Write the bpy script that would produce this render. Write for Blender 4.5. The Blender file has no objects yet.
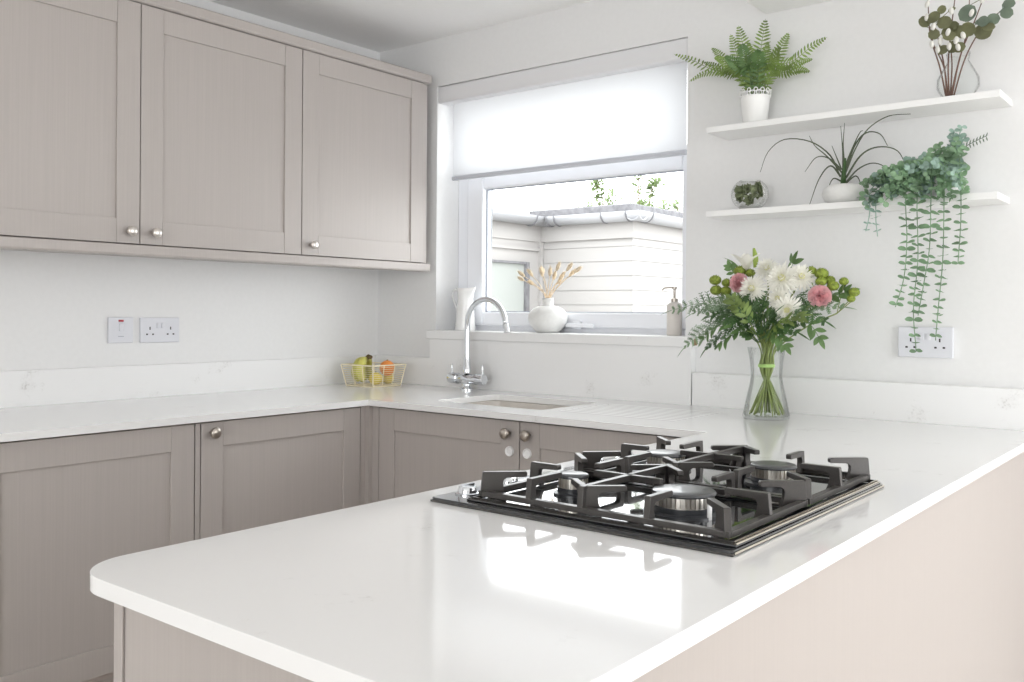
import bpy, bmesh, math, random
from mathutils import Vector, Matrix, geometry
PI = math.pi
R = math.radians
random.seed(7)
sc = bpy.context.scene
COL = sc.collection

# ------------------------------------------------------------------ camera
cam_d = bpy.data.cameras.new('camera'); cam = bpy.data.objects.new('camera', cam_d); COL.objects.link(cam)
YAW, PIT, ROL, F = 0.67498, -0.00255, 0.00745, 925.12
fw = Vector((-math.sin(YAW)*math.cos(PIT), math.cos(YAW)*math.cos(PIT), math.sin(PIT)))
r0 = Vector((math.cos(YAW), math.sin(YAW), 0)); u0 = r0.cross(fw)
rr = r0*math.cos(ROL) + u0*math.sin(ROL); uu = u0*math.cos(ROL) - r0*math.sin(ROL)
m = Matrix((rr, uu, -fw)).transposed().to_4x4(); m.translation = Vector((2.9554, -2.7640, 1.2020))
cam.matrix_world = m
cam_d.sensor_fit = 'HORIZONTAL'; cam_d.sensor_width = 36; cam_d.lens = F/1024*36
cam_d.shift_y = -26.9/1024
cam_d.clip_start = .02
sc.camera = cam

# ------------------------------------------------------------------ world, light, exposure
w = bpy.data.worlds.new('world'); sc.world = w; w.use_nodes = True
bg = w.node_tree.nodes['Background']; bg.inputs[0].default_value = (.958, .972, .98, 1); bg.inputs[1].default_value = 3.0
sc.view_settings.view_transform = 'Standard'; sc.view_settings.look = 'None'
sc.view_settings.gamma = 1; sc.view_settings.use_curve_mapping = False
sc.view_settings.exposure = 1.0
sc.cycles.use_denoising = True
sc.cycles.max_bounces = 12; sc.cycles.diffuse_bounces = 6; sc.cycles.transparent_max_bounces = 24
sc.cycles.caustics_reflective = False; sc.cycles.caustics_refractive = False
sc.cycles.sample_clamp_indirect = 6

def area(name, loc, rot, sx, sy, power, col=(1, 1, 1), portal=False):
    l = bpy.data.lights.new(name, 'AREA'); l.shape = 'RECTANGLE'; l.size = sx; l.size_y = sy
    l.energy = power; l.color = col
    if portal: l.cycles.is_portal = True
    o = bpy.data.objects.new(name, l); COL.objects.link(o); o.location = loc; o.rotation_euler = rot
    return o
# daylight comes from the sky through the kitchen window, the patio doors and the rear window (portals only guide it)
area('kitchen_window_portal', (.913, .26, 1.60), (R(-90), 0, 0), 1.15, 1.03, 1, portal=True)
area('patio_portal', (5.0, -1.1, 1.05), (0, R(90), 0), 2.1, 1.6, 1, portal=True)
area('rear_window_portal', (3.0, -5.5, 1.425), (R(90), 0, 0), 2.4, 1.35, 1, portal=True)

# ------------------------------------------------------------------ materials
def lin(c): return tuple(((v/255)/12.92 if v/255 <= .04045 else ((v/255+.055)/1.055)**2.4) for v in c)
MATS = {}
def mat(name, col, rough=.5, metal=0, spec=.5, trans=0, coat=0, alpha=None, sss=0, emit=None, sheen=0):
    m = bpy.data.materials.new(name); m.use_nodes = True
    b = m.node_tree.nodes['Principled BSDF']
    b.inputs['Base Color'].default_value = (*lin(col), 1); b.inputs['Roughness'].default_value = rough
    b.inputs['Metallic'].default_value = metal; b.inputs['Specular IOR Level'].default_value = spec
    b.inputs['Transmission Weight'].default_value = trans; b.inputs['Coat Weight'].default_value = coat
    b.inputs['Coat Roughness'].default_value = .05
    MATS[name] = m
    return m
def nodes(m): return m.node_tree.nodes, m.node_tree.links, m.node_tree.nodes['Principled BSDF']
def var(m, scale=(1, 1, 1), nscale=20, amount=.06, bump=0, detail=3, dark=None, gen='Object', lo=.35, hi=.65, bdist=.001):
    """procedural colour variation + bump from stretched noise"""
    n, l, b = nodes(m)
    tc = n.new('ShaderNodeTexCoord'); mp = n.new('ShaderNodeMapping'); mp.inputs['Scale'].default_value = scale
    l.new(tc.outputs[gen], mp.inputs['Vector'])
    t = n.new('ShaderNodeTexNoise'); t.inputs['Scale'].default_value = nscale; t.inputs['Detail'].default_value = detail
    l.new(mp.outputs[0], t.inputs['Vector'])
    cr = n.new('ShaderNodeValToRGB'); cr.color_ramp.elements[0].position = lo; cr.color_ramp.elements[1].position = hi
    c = b.inputs['Base Color'].default_value[:]
    d = dark if dark else tuple(x*(1-amount*2) for x in c[:3])
    cr.color_ramp.elements[0].color = (*d[:3], 1); cr.color_ramp.elements[1].color = c
    l.new(t.outputs['Fac'], cr.inputs[0]); l.new(cr.outputs[0], b.inputs['Base Color'])
    if bump:
        bn = n.new('ShaderNodeBump'); bn.inputs['Strength'].default_value = bump; bn.inputs['Distance'].default_value = bdist
        l.new(t.outputs['Fac'], bn.inputs['Height']); l.new(bn.outputs[0], b.inputs['Normal'])
    return m

M_wall = var(mat('wall_paint', (234, 234, 234), .75, spec=.3), nscale=60, amount=.008, bump=.06)
M_ceil = var(mat('ceiling_paint', (246, 246, 246), .85, spec=.2), nscale=50, amount=.006, bump=.05)
M_floor = var(mat('floor_board', (228, 221, 212), .45), scale=(1, 12, 1), nscale=4, amount=.12, bump=.1)
M_cab = var(mat('cashmere_door', (181, 174, 170), .42, spec=.4), scale=(160, 160, 2.0), nscale=1.6, amount=.022, bump=.25, detail=4, bdist=.0006)
M_panel = var(mat('light_panel_paint', (183, 175, 170), .4, spec=.4), scale=(160, 160, 2.0), nscale=1.6, amount=.012, bump=.15, detail=4, bdist=.0006)
M_cabin = mat('cabinet_carcass', (186, 176, 170), .5)
M_gap = mat('cabinet_inside', (70, 62, 58), .8)
# quartz: white with soft grey clouds and small specks
M_q = mat('quartz', (238, 238, 238), .09, spec=.55)
def quartz(m, drain=False):
    n, l, b = nodes(m)
    tc = n.new('ShaderNodeTexCoord')
    a = n.new('ShaderNodeTexNoise'); a.inputs['Scale'].default_value = 7; a.inputs['Detail'].default_value = 8; a.inputs['Roughness'].default_value = .72
    l.new(tc.outputs['Object'], a.inputs['Vector'])
    r1 = n.new('ShaderNodeValToRGB'); e = r1.color_ramp.elements
    e[0].position = .60; e[0].color = (0, 0, 0, 1); e[1].position = .72; e[1].color = (1, 1, 1, 1)
    l.new(a.outputs['Fac'], r1.inputs[0])
    s = n.new('ShaderNodeTexNoise'); s.inputs['Scale'].default_value = 130; s.inputs['Detail'].default_value = 3
    l.new(tc.outputs['Object'], s.inputs['Vector'])
    r2 = n.new('ShaderNodeValToRGB'); e = r2.color_ramp.elements
    e[0].position = .52; e[0].color = (0, 0, 0, 1); e[1].position = .66; e[1].color = (1, 1, 1, 1)
    l.new(s.outputs['Fac'], r2.inputs[0])
    mu = n.new('ShaderNodeMath'); mu.operation = 'MULTIPLY'; l.new(r1.outputs[0], mu.inputs[0]); l.new(r2.outputs[0], mu.inputs[1])
    mu2 = n.new('ShaderNodeMath'); mu2.operation = 'MULTIPLY_ADD'; l.new(r1.outputs[0], mu2.inputs[0]); mu2.inputs[1].default_value = .12
    mm = n.new('ShaderNodeMath'); mm.operation = 'MULTIPLY'; mm.inputs[1].default_value = .5; l.new(mu.outputs[0], mm.inputs[0])
    l.new(mm.outputs[0], mu2.inputs[2])
    mx = n.new('ShaderNodeMix'); mx.data_type = 'RGBA'
    mx.inputs[6].default_value = (*lin((238, 238, 238)), 1); mx.inputs[7].default_value = (*lin((168, 165, 160)), 1)
    l.new(mu2.outputs[0], mx.inputs[0]); l.new(mx.outputs[2], b.inputs['Base Color'])
quartz(M_q)
M_qs = mat('quartz_upright', (226, 226, 225), .38, spec=.5); quartz(M_qs)
M_white = mat('white_satin', (240, 240, 240), .35)
M_shelf = mat('white_shelf', (240, 240, 239), .4)
M_upvc = mat('white_upvc', (243, 245, 250), .25, spec=.5)
M_gasket = mat('grey_gasket', (160, 165, 175), .6)
M_ceramic = mat('white_ceramic', (238, 238, 237), .18, coat=.3)
M_matt = var(mat('matt_white_ceramic', (232, 232, 230), .6), nscale=90, amount=.02, bump=.1)
M_sink = mat('white_sink', (212, 207, 201), .4)
M_chrome = mat('chrome', (225, 228, 232), .08, metal=1)
M_nickel = mat('brushed_nickel', (186, 178, 170), .28, metal=1)
M_pearl = mat('satin_silver', (222, 216, 210), .3, metal=.9)
M_iron = var(mat('cast_iron', (74, 71, 69), .30, spec=.7, metal=.3), nscale=400, amount=.05, bump=.12)
M_glassblack = mat('black_glass', (14, 17, 22), .04, spec=.6, coat=1)
M_enamel = mat('black_enamel', (36, 39, 44), .33, spec=.9, coat=.3)
M_alu = mat('burner_aluminium', (205, 200, 192), .3, metal=1)
M_litedge = mat('lit_edge_steel', (232, 224, 210), .22, metal=1)  # lighter metal for the hob trim's bright side, reflected light put into the colour
M_edge = mat('polished_dark_edge', (92, 90, 88), .18, metal=.7)
M_socket = mat('socket_plastic', (222, 223, 229), .35)
M_hole = mat('socket_hole', (60, 58, 60), .7)
M_red = mat('red_neon', (170, 50, 60), .35)
M_wire = mat('cream_wire', (238, 228, 200), .35)
M_cass = mat('blind_cassette_fabric', (230, 230, 232), .6)
M_bar = mat('blind_bar', (205, 208, 216), .45)
M_stem = mat('green_stem', (134, 148, 84), .45)
M_stemd = mat('brown_twig', (112, 84, 72), .6)
M_leafdark = var(mat('fern_leaf_dark', (88, 122, 74), .42, spec=.5), nscale=30, amount=.2)
M_fern = var(mat('boston_fern_leaf', (150, 176, 96), .5), nscale=14, amount=.28)
M_ruscus = var(mat('ruscus_leaf', (112, 146, 88), .38), nscale=20, amount=.2)
M_greyleaf = var(mat('leatherleaf', (140, 166, 130), .42), nscale=25, amount=.22)
M_eucb = var(mat('eucalyptus_blue_leaf', (172, 200, 186), .6), nscale=18, amount=.22)
M_eucg = var(mat('eucalyptus_green_leaf', (156, 190, 152), .6), nscale=18, amount=.22)
M_euco = var(mat('silver_dollar_leaf', (128, 130, 94), .55), nscale=22, amount=.22)
M_eucd = var(mat('silver_dollar_leaf_cool', (124, 140, 122), .55), nscale=22, amount=.18)
M_catkin = mat('catkin_fur', (218, 216, 210), .9)
M_grass = var(mat('grass_leaf', (84, 94, 70), .45), nscale=18, amount=.2)
M_mum = mat('white_petal', (250, 249, 242), .6)
M_mumc = mat('cream_petal_centre', (228, 226, 176), .6)
M_pink = var(mat('pink_petal', (255, 208, 212), .6), nscale=60, amount=.1)
M_button = var(mat('green_button_flower', (150, 168, 66), .6), nscale=160, amount=.25, bump=.5, bdist=.002)
M_bud = mat('lily_bud', (150, 172, 80), .5)
M_bunny = var(mat('bunny_tail_fluff', (232, 214, 186), .95), nscale=120, amount=.15)
M_straw = mat('straw_stem', (222, 200, 168), .7)
M_banana = var(mat('banana_skin', (216, 212, 110), .4), nscale=16, amount=.18)
M_bananag = mat('banana_stalk', (96, 82, 52), .6)
M_orange = var(mat('orange_peel', (240, 150, 70), .45), nscale=240, amount=.05, bump=.3)
M_lemon = var(mat('lemon_peel', (232, 212, 96), .42), nscale=200, amount=.05, bump=.3)
M_soil = mat('potting_soil', (70, 58, 48), .9)
M_succ = var(mat('succulent_leaf', (142, 152, 116), .45), nscale=40, amount=.2)
M_timber = mat('shed_board', (156, 153, 151), .8)
M_felt = var(mat('roof_felt', (118, 117, 120), .9), nscale=30, amount=.15)
M_gutter = mat('gutter_plastic', (160, 160, 163), .5)
M_bracket = mat('gutter_bracket', (105, 105, 108), .6)
M_ground = var(mat('paving', (150, 147, 142), .85), nscale=8, amount=.08)
M_bush = var(mat('bush_leaf', (120, 138, 92), .6), nscale=6, amount=.2)
M_raw = mat('raw_sill_end', (150, 120, 92), .8)
M_lace = mat('white_lace_pot', (240, 240, 238), .4)

def thin_glass(name, tint=(1, 1, 1), refl=.08, rough=.0):
    m = bpy.data.materials.new(name); m.use_nodes = True; n = m.node_tree.nodes; l = m.node_tree.links
    n.remove(n['Principled BSDF']); out = n['Material Output']
    t = n.new('ShaderNodeBsdfTransparent'); t.inputs[0].default_value = (*tint, 1)
    g = n.new('ShaderNodeBsdfGlossy'); g.inputs['Roughness'].default_value = rough
    lw = n.new('ShaderNodeLayerWeight'); lw.inputs[0].default_value = refl*3
    mp = n.new('ShaderNodeMath'); mp.operation = 'MULTIPLY'; mp.inputs[1].default_value = .55
    l.new(lw.outputs['Fresnel'], mp.inputs[0])
    mx = n.new('ShaderNodeMixShader'); l.new(mp.outputs[0], mx.inputs[0]); l.new(t.outputs[0], mx.inputs[1]); l.new(g.outputs[0], mx.inputs[2])
    l.new(mx.outputs[0], out.inputs[0]); MATS[name] = m
    return m
M_pane = thin_glass('window_glass', (.98, .99, .99), .03)
M_vglass = thin_glass('clear_vase_glass', (.985, .992, .988), .07)
M_water = thin_glass('vase_water', (.975, .985, .965), .03)
M_sglass = thin_glass('shelf_vase_glass', (.99, .994, .992), .03)
M_globe = thin_glass('globe_glass', (.985, .99, .985), .09)
# blind fabric: diffuse + translucent
M_blind = bpy.data.materials.new('blind_fabric'); M_blind.use_nodes = True
_n = M_blind.node_tree.nodes; _l = M_blind.node_tree.links; _n.remove(_n['Principled BSDF'])
_d = _n.new('ShaderNodeBsdfDiffuse'); _d.inputs[0].default_value = (.86, .86, .87, 1)
_t = _n.new('ShaderNodeBsdfTranslucent'); _t.inputs[0].default_value = (.60, .61, .63, 1)
_m = _n.new('ShaderNodeMixShader'); _m.inputs[0].default_value = .5
_l.new(_d.outputs[0], _m.inputs[1]); _l.new(_t.outputs[0], _m.inputs[2]); _l.new(_m.outputs[0], _n['Material Output'].inputs[0])
def leafy(m, amt=.3):
    n, l, b = nodes(m)
    t = n.new('ShaderNodeBsdfTranslucent'); c = b.inputs['Base Color']
    if c.is_linked: l.new(c.links[0].from_socket, t.inputs[0])
    else: t.inputs[0].default_value = c.default_value
    mx = n.new('ShaderNodeMixShader'); mx.inputs[0].default_value = amt
    l.new(b.outputs[0], mx.inputs[1]); l.new(t.outputs[0], mx.inputs[2]); l.new(mx.outputs[0], n['Material Output'].inputs[0])
for _x in (M_fern, M_ruscus, M_greyleaf, M_eucb, M_eucg, M_euco, M_eucd, M_mum, M_pink, M_bush, M_leafdark): leafy(_x, .45 if _x is M_pink else .3)

# ------------------------------------------------------------------ mesh helpers
class MB:
    def __init__(s): s.v = []; s.f = []
    def add(s, vs, fs):
        o = len(s.v); s.v += [tuple(v) for v in vs]; s.f += [tuple(i+o for i in f) for f in fs]; return s
    def box(s, a, b):
        x0, y0, z0 = a; x1, y1, z1 = b
        return s.add([(x0, y0, z0), (x1, y0, z0), (x1, y1, z0), (x0, y1, z0), (x0, y0, z1), (x1, y0, z1), (x1, y1, z1), (x0, y1, z1)],
                     [(0, 3, 2, 1), (4, 5, 6, 7), (0, 1, 5, 4), (1, 2, 6, 5), (2, 3, 7, 6), (3, 0, 4, 7)])
    def tube(s, path, rad, n=8, cap=True):
        P = [Vector(p) for p in path]; k = len(P)
        rs = rad if isinstance(rad, (list, tuple)) else [rad]*k
        o = len(s.v); T0 = (P[1]-P[0]).normalized()
        N = T0.orthogonal().normalized()
        for i in range(k):
            T = (P[min(i+1, k-1)]-P[max(i-1, 0)]).normalized()
            N = (N - T*N.dot(T)); N = N.normalized() if N.length > 1e-6 else T.orthogonal().normalized()
            B = T.cross(N)
            for j in range(n):
                a = 2*PI*j/n; s.v.append(tuple(P[i]+(N*math.cos(a)+B*math.sin(a))*rs[i]))
        for i in range(k-1):
            for j in range(n):
                s.f.append((o+i*n+j, o+i*n+(j+1) % n, o+(i+1)*n+(j+1) % n, o+(i+1)*n+j))
        if cap:
            s.f.append(tuple(o+j for j in reversed(range(n)))); s.f.append(tuple(o+(k-1)*n+j for j in range(n)))
        return s
    def lathe(s, prof, c=(0, 0, 0), n=32, ax='z', close=False):
        o = len(s.v); k = len(prof)
        for (r, h) in prof:
            r = max(r, 1e-5)
            for j in range(n):
                a = 2*PI*j/n; p = (r*math.cos(a), r*math.sin(a), h)
                if ax == 'x': p = (h, p[0], p[1])
                if ax == 'y': p = (p[1], h, p[0])
                s.v.append((p[0]+c[0], p[1]+c[1], p[2]+c[2]))
        for i in range(k-1):
            for j in range(n): s.f.append((o+i*n+j, o+i*n+(j+1) % n, o+(i+1)*n+(j+1) % n, o+(i+1)*n+j))
        return s
    def prism(s, pts, d, off):
        """pts: closed planar 3D outline, extruded by vector d"""
        k = len(pts); d = Vector(d); vs = [Vector(p)+Vector(off) for p in pts]
        s.add(vs+[v+d for v in vs], [tuple(reversed(range(k))), tuple(range(k, 2*k))]+[(i, (i+1) % k, k+(i+1) % k, k+i) for i in range(k)])
        return s
    def leaf(s, o, d, up, L, W, n=5, curl=0., shape='ovate', fold=.15):
        """flat-ish blade with a midrib fold, bending towards -up by curl"""
        o = Vector(o); d = Vector(d).normalized(); up = Vector(up); up = (up-d*up.dot(d))
        up = up.normalized() if up.length > 1e-5 else d.orthogonal().normalized()
        sd = d.cross(up); b = len(s.v); p = o.copy(); dd = d.copy(); uu_ = up.copy()
        for i in range(n+1):
            t = i/n
            if shape == 'ovate': wd = math.sin(PI*min(1, t*.96+.03))**.8*(1-.25*t)
            elif shape == 'round': wd = math.sqrt(max(0, 1-(2*t-1)**2))*1.0+.02
            elif shape == 'blade': wd = (1-t)**.6*(.5+.5*min(1, t*6))
            elif shape == 'strap': wd = min(1, t*5+.3)*min(1, (1-t)*3+.1)
            elif shape == 'petal': wd = (.35+.65*t)*math.sqrt(max(0, 1-max(0, (t-.7)/.3)**2))+.04
            wd *= W/2
            s.v.append(tuple(p-sd*wd+uu_*fold*wd)); s.v.append(tuple(p)); s.v.append(tuple(p+sd*wd+uu_*fold*wd))
            q = Matrix.Rotation(-curl/n, 3, sd); dd = q @ dd; uu_ = q @ uu_
            p = p+dd*(L/n)
        for i in range(n):
            a = b+i*3; s.f += [(a, a+1, a+4, a+3), (a+1, a+2, a+5, a+4)]
        return s
    def blob(s, c, r, n=10, m_=8, sc_=(1, 1, 1), rot=None):
        o = len(s.v)
        for i in range(m_+1):
            ph = PI*i/m_
            for j in range(n):
                a = 2*PI*j/n; p = Vector((math.sin(ph)*math.cos(a)*sc_[0], math.sin(ph)*math.sin(a)*sc_[1], math.cos(ph)*sc_[2]))*r
                if rot is not None: p = rot @ p
                s.v.append(tuple(Vector(c)+p))
        for i in range(m_):
            for j in range(n): s.f.append((o+i*n+j, o+(i+1)*n+j, o+(i+1)*n+(j+1) % n, o+i*n+(j+1) % n))
        return s
    def build(s, name, m, parent=None, smooth=False, bevel=0, seg=2, solid=0, org=None):
        """org: world location that becomes the object's origin"""
        me = bpy.data.meshes.new(name)
        if org is None and parent is not None: org = parent['_o'] if '_o' in parent else (0, 0, 0)
        if org is None: org = (0, 0, 0)
        me.from_pydata([(v[0]-org[0], v[1]-org[1], v[2]-org[2]) for v in s.v], [], s.f); me.update()
        bm = bmesh.new(); bm.from_mesh(me); bmesh.ops.remove_doubles(bm, verts=bm.verts, dist=1e-5)
        bmesh.ops.recalc_face_normals(bm, faces=bm.faces); bm.to_mesh(me); bm.free()
        if smooth:
            me.polygons.foreach_set('use_smooth', [True]*len(me.polygons))
            if smooth != 'all': me.set_sharp_from_angle(angle=R(40))
        o = bpy.data.objects.new(name, me); COL.objects.link(o); me.materials.append(m)
        if parent is not None:
            o.parent = parent
        else: o.location = org
        ORG[o.name] = tuple(org)
        o['_o'] = tuple(org)
        if solid:
            md = o.modifiers.new('s', 'SOLIDIFY'); md.thickness = solid; md.offset = 0
        if bevel:
            md = o.modifiers.new('b', 'BEVEL'); md.width = bevel; md.segments = seg; md.limit_method = 'ANGLE'; md.angle_limit = R(35)
            me.polygons.foreach_set('use_smooth', [True]*len(me.polygons)); me.set_sharp_from_angle(angle=R(40))
        return o
ORG = {}
def tag(o, label, cat, group=None, kind=None):
    if label: o['label'] = label
    if cat: o['category'] = cat
    if group: o['group'] = group
    o['kind'] = kind or 'thing'
    return o
def thing(name, label, cat, loc, group=None):
    o = bpy.data.objects.new(name, None); COL.objects.link(o); o.location = loc; o['_o'] = tuple(loc)
    o.empty_display_size = .05
    return tag(o, label, cat, group)
# children built in world coordinates: part() subtracts the thing's origin; sub-parts too (their parents sit at identity)
def part(parent, mb, name, m, **k):
    root = parent
    while root.parent is not None: root = root.parent
    return mb.build(name, m, parent, org=tuple(root['_o']), **k)
def struct(name, mb, m, **k):
    o = mb.build(name, m, **k); o['kind'] = 'structure'; return o
def copy_tree(o, parent=None):
    c = o.copy(); COL.objects.link(c); c.parent = parent
    for ch in list(o.children): copy_tree(ch, c)
    return c
def bez(pts, n=16):
    """Catmull-Rom through the points"""
    P = [Vector(p) for p in pts]; P = [P[0]*2-P[1]]+P+[P[-1]*2-P[-2]]; out = []
    segs = len(P)-3; per = max(2, n//segs)
    for i in range(segs):
        a, b, c, d = P[i:i+4]
        for k in range(per):
            t = k/per; out.append(.5*((2*b)+(c-a)*t+(2*a-5*b+4*c-d)*t*t+(3*b-a-3*c+d)*t**3))
    out.append(P[-2]); return out

# ------------------------------------------------------------------ room shell
ZC = 2.318; XR = 5.0; YF = -5.5
WX0, WX1, WZ0, WZ1 = .344, 1.483, 1.10, 2.122
struct('floor', MB().box((-.2, YF-.2, -.12), (XR+.2, .25, 0)), M_floor)
struct('ceiling', MB().box((-.2, YF-.2, ZC), (XR+.2, .25, ZC+.1)), M_ceil)
struct('wall_left', MB().box((-.2, YF-.2, 0), (0, .25, ZC)), M_wall)
def holed(plane, a0, a1, z0, z1, holes, t0, t1):
    """wall with rectangular holes; plane 'y' spans x, plane 'x' spans y"""
    mb = MB(); xs = sorted({a0, a1}|{h[0] for h in holes}|{h[1] for h in holes}); zs = sorted({z0, z1}|{h[2] for h in holes}|{h[3] for h in holes})
    cell = {}
    for i in range(len(xs)-1):
        for j in range(len(zs)-1):
            cx, cz = (xs[i]+xs[i+1])/2, (zs[j]+zs[j+1])/2
            cell[i, j] = not any(h[0] < cx < h[1] and h[2] < cz < h[3] for h in holes)
    def P(a, t, z): return (a, t, z) if plane == 'y' else (t, a, z)
    def quad(p): mb.add(p, [(0, 1, 2, 3)])
    for (i, j), f in cell.items():
        if not f: continue
        x0, x1, y0, y1 = xs[i], xs[i+1], zs[j], zs[j+1]
        quad([P(x0, t0, y0), P(x1, t0, y0), P(x1, t0, y1), P(x0, t0, y1)])
        quad([P(x0, t1, y0), P(x1, t1, y0), P(x1, t1, y1), P(x0, t1, y1)])
        for di, dj, e in ((-1, 0, (x0, y0, x0, y1)), (1, 0, (x1, y0, x1, y1)), (0, -1, (x0, y0, x1, y0)), (0, 1, (x0, y1, x1, y1))):
            if not cell.get((i+di, j+dj), False):
                quad([P(e[0], t0, e[1]), P(e[2], t0, e[3]), P(e[2], t1, e[3]), P(e[0], t1, e[1])])
    return mb
struct('wall_back', holed('y', 0, XR, 0, ZC, [(WX0, WX1, WZ0, WZ1)], 0, .25), M_wall)
struct('wall_right', holed('x', YF, 0, 0, ZC, [(-1.9, -.3, 0, 2.1)], XR, XR+.2), M_wall)
struct('wall_front', holed('y', 0, XR, 0, ZC, [(1.8, 4.2, .75, 2.1)], YF-.2, YF), M_wall)

# ---- kitchen window
Y0, Y1 = .12, .19
fx0, fx1, fz0, fz1 = WX0, WX1, 1.118, WZ1
win = thing('window_1', None, None, ((WX0+WX1)/2, .15, 1.13)); win['kind'] = 'structure'
def rectframe(x0, x1, z0, z1, wl, wr, wb, wt, ya, yb):
    mb = MB()
    mb.box((x0, ya, z0), (x0+wl, yb, z1)); mb.box((x1-wr, ya, z0), (x1, yb, z1))
    mb.box((x0+wl, ya, z0), (x1-wr, yb, z0+wb)); mb.box((x0+wl, ya, z1-wt), (x1-wr, yb, z1)); return mb
part(win, rectframe(fx0, fx1, fz0, fz1, .066, .045, .034, .06, Y0+.012, Y1), 'window_frame', M_upvc, bevel=.004)
part(win, rectframe(fx0+.060, fx1-.035, fz0+.030, 1.752,   .086, .046, .052, .048, Y0, Y1-.012), 'sash', M_upvc, bevel=.006)
part(win, rectframe(fx0+.064, fx1-.039, fz0+.026, 1.756, .0025, .0025, .0025, .0025, Y0+.008, Y0+.0135), 'rubber_seal', M_gasket)
part(win, rectframe(fx0+.144, fx1-.079, fz0+.080, 1.706, .006, .006, .006, .006, Y0+.022, Y0+.03), 'glazing_bead', M_gasket)
part(win, MB().box((fx0+.146, Y0+.028, fz0+.082), (fx1-.081, Y0+.034, 1.705)), 'pane', M_pane)
part(win, MB().box((fx0+.066, Y0+.014, 1.753), (fx1-.045, Y1-.004, 1.79)), 'transom', M_upvc, bevel=.004)
part(win, MB().box((fx0+.0665, Y0+.028, 1.7905), (fx1-.0455, Y0+.034, fz1-.0605)), 'pane', M_pane)
h = MB().box((.95, Y0-.012, 1.138), (.985, Y0, 1.168)); h.box((.955, Y0-.034, 1.146), (.972, Y0-.01, 1.160)); h.box((.935, Y0-.040, 1.145), (1.06, Y0-.026, 1.160))
part(win, h, 'handle', M_upvc, bevel=.003)
# sill
sill = MB().prism([(.334, -.045, 1.090), (1.530, -.045, 1.090), (1.530, 0, 1.090), (1.482, 0, 1.090), (1.482, .135, 1.09), (.345, .135, 1.09), (.345, 0, 1.09), (.334, 0, 1.09)], (0, 0, .034), (0, 0, 0))
s_ = sill.build('window_sill', M_qs, bevel=.002); tag(s_, 'white quartz window sill under the kitchen window', 'window sill')
part(s_, MB().box((1.5305, -.030, 1.096), (1.533, -.012, 1.118)), 'raw_end', M_raw)['label'] = 'small brown unfinished end of the sill'

# ---- roller blind
bl = thing('roller_blind', 'white roller blind pulled half down over the kitchen window', 'blind', (.9, .04, 2.1))
part(bl, MB().box((.3455, .004, 2.052), (1.4815, .075, 2.1212)), 'cassette', M_cass, bevel=.006)['label'] = 'light grey blind headrail'
fb = MB()
NX, NZ = 24, 8
for j in range(NZ+1):
    for i in range(NX+1):
        fb.v.append((.392+(1.458-.392)*i/NX, .045+.0012*math.sin(i*.8)*j/NZ, 2.06-(2.06-1.752)*j/NZ))
for j in range(NZ):
    for i in range(NX): a = j*(NX+1)+i; fb.f.append((a, a+1, a+NX+2, a+NX+1))
part(bl, fb, 'fabric', M_blind, smooth='all')
part(bl, MB().box((.390, .036, 1.737), (1.460, .054, 1.755)), 'bottom_bar', M_bar, bevel=.005)

# ------------------------------------------------------------------ worktop (one continuous U)
WT = .9; TH = .02
XI, XO, YE, DL, DW = 1.8763, 2.5355, -2.2449, .617, -.6187
def arc(cx, cy, r, a0, a1, n=12): return [(cx+r*math.cos(R(a0+(a1-a0)*i/n)), cy+r*math.sin(R(a0+(a1-a0)*i/n))) for i in range(n+1)]
rad = .072
outer = [(0, -1.90), (DL, -1.90), (DL, DW), (XI, DW)] + arc(XI+rad, YE+rad, rad, 180, 270) + arc(XO-rad, YE+rad, rad, 270, 360) + [(XO, 0), (0, 0)]
SX0, SX1, SY0, SY1 = .80, 1.250, -.486, -.165
rs = .03
hole = arc(SX1-rs, SY1-rs, rs, 0, 90, 5)+arc(SX0+rs, SY1-rs, rs, 90, 180, 5)+arc(SX0+rs, SY0+rs, rs, 180, 270, 5)+arc(SX1-rs, SY0+rs, rs, 270, 360, 5)
def slab(loops, z0, z1):
    pts = [p for lp in loops for p in lp]
    tri = geometry.tessellate_polygon([[Vector((x, y, 0)) for x, y in lp] for lp in loops])
    n = len(pts); mb = MB()
    vs = [(x, y, z1) for x, y in pts]+[(x, y, z0) for x, y in pts]; fs = []
    for t in tri: fs.append(tuple(t)); fs.append(tuple(i+n for i in reversed(t)))
    o = 0
    for lp in loops:
        k = len(lp)
        for i in range(k): a, b = o+i, o+(i+1) % k; fs.append((a, b, b+n, a+n))
        o += k
    return mb.add(vs, fs)
M_top = mat('quartz_worktop', (238, 238, 238), .07, spec=.55); quartz(M_top)
# drainer grooves are cut into the worktop right of the sink: bump lines in a bounded patch of the slab
n_, l_, b_ = nodes(M_top)
tc = n_.new('ShaderNodeTexCoord'); sp = n_.new('ShaderNodeSeparateXYZ'); l_.new(tc.outputs['Object'], sp.inputs[0])
def mth(op, a, b=None, c=None):
    x = n_.new('ShaderNodeMath'); x.operation = op
    for i, v in enumerate((a, b, c)):
        if v is None: continue
        if isinstance(v, (int, float)): x.inputs[i].default_value = v
        else: l_.new(v, x.inputs[i])
    return x.outputs[0]
gx = mth('MULTIPLY', mth('GREATER_THAN', sp.outputs[0], 1.30), mth('LESS_THAN', sp.outputs[0], 1.70))
gy = mth('MULTIPLY', mth('GREATER_THAN', sp.outputs[1], -.475), mth('LESS_THAN', sp.outputs[1], -.175))
wv = mth('POWER', mth('ABSOLUTE', mth('SINE', mth('MULTIPLY', sp.outputs[1], PI/.034))), 6)
hgt = mth('MULTIPLY', mth('MULTIPLY', gx, gy), mth('MULTIPLY', wv, -1))
bn = n_.new('ShaderNodeBump'); bn.inputs['Distance'].default_value = .003; bn.inputs['Strength'].default_value = .35
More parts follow.
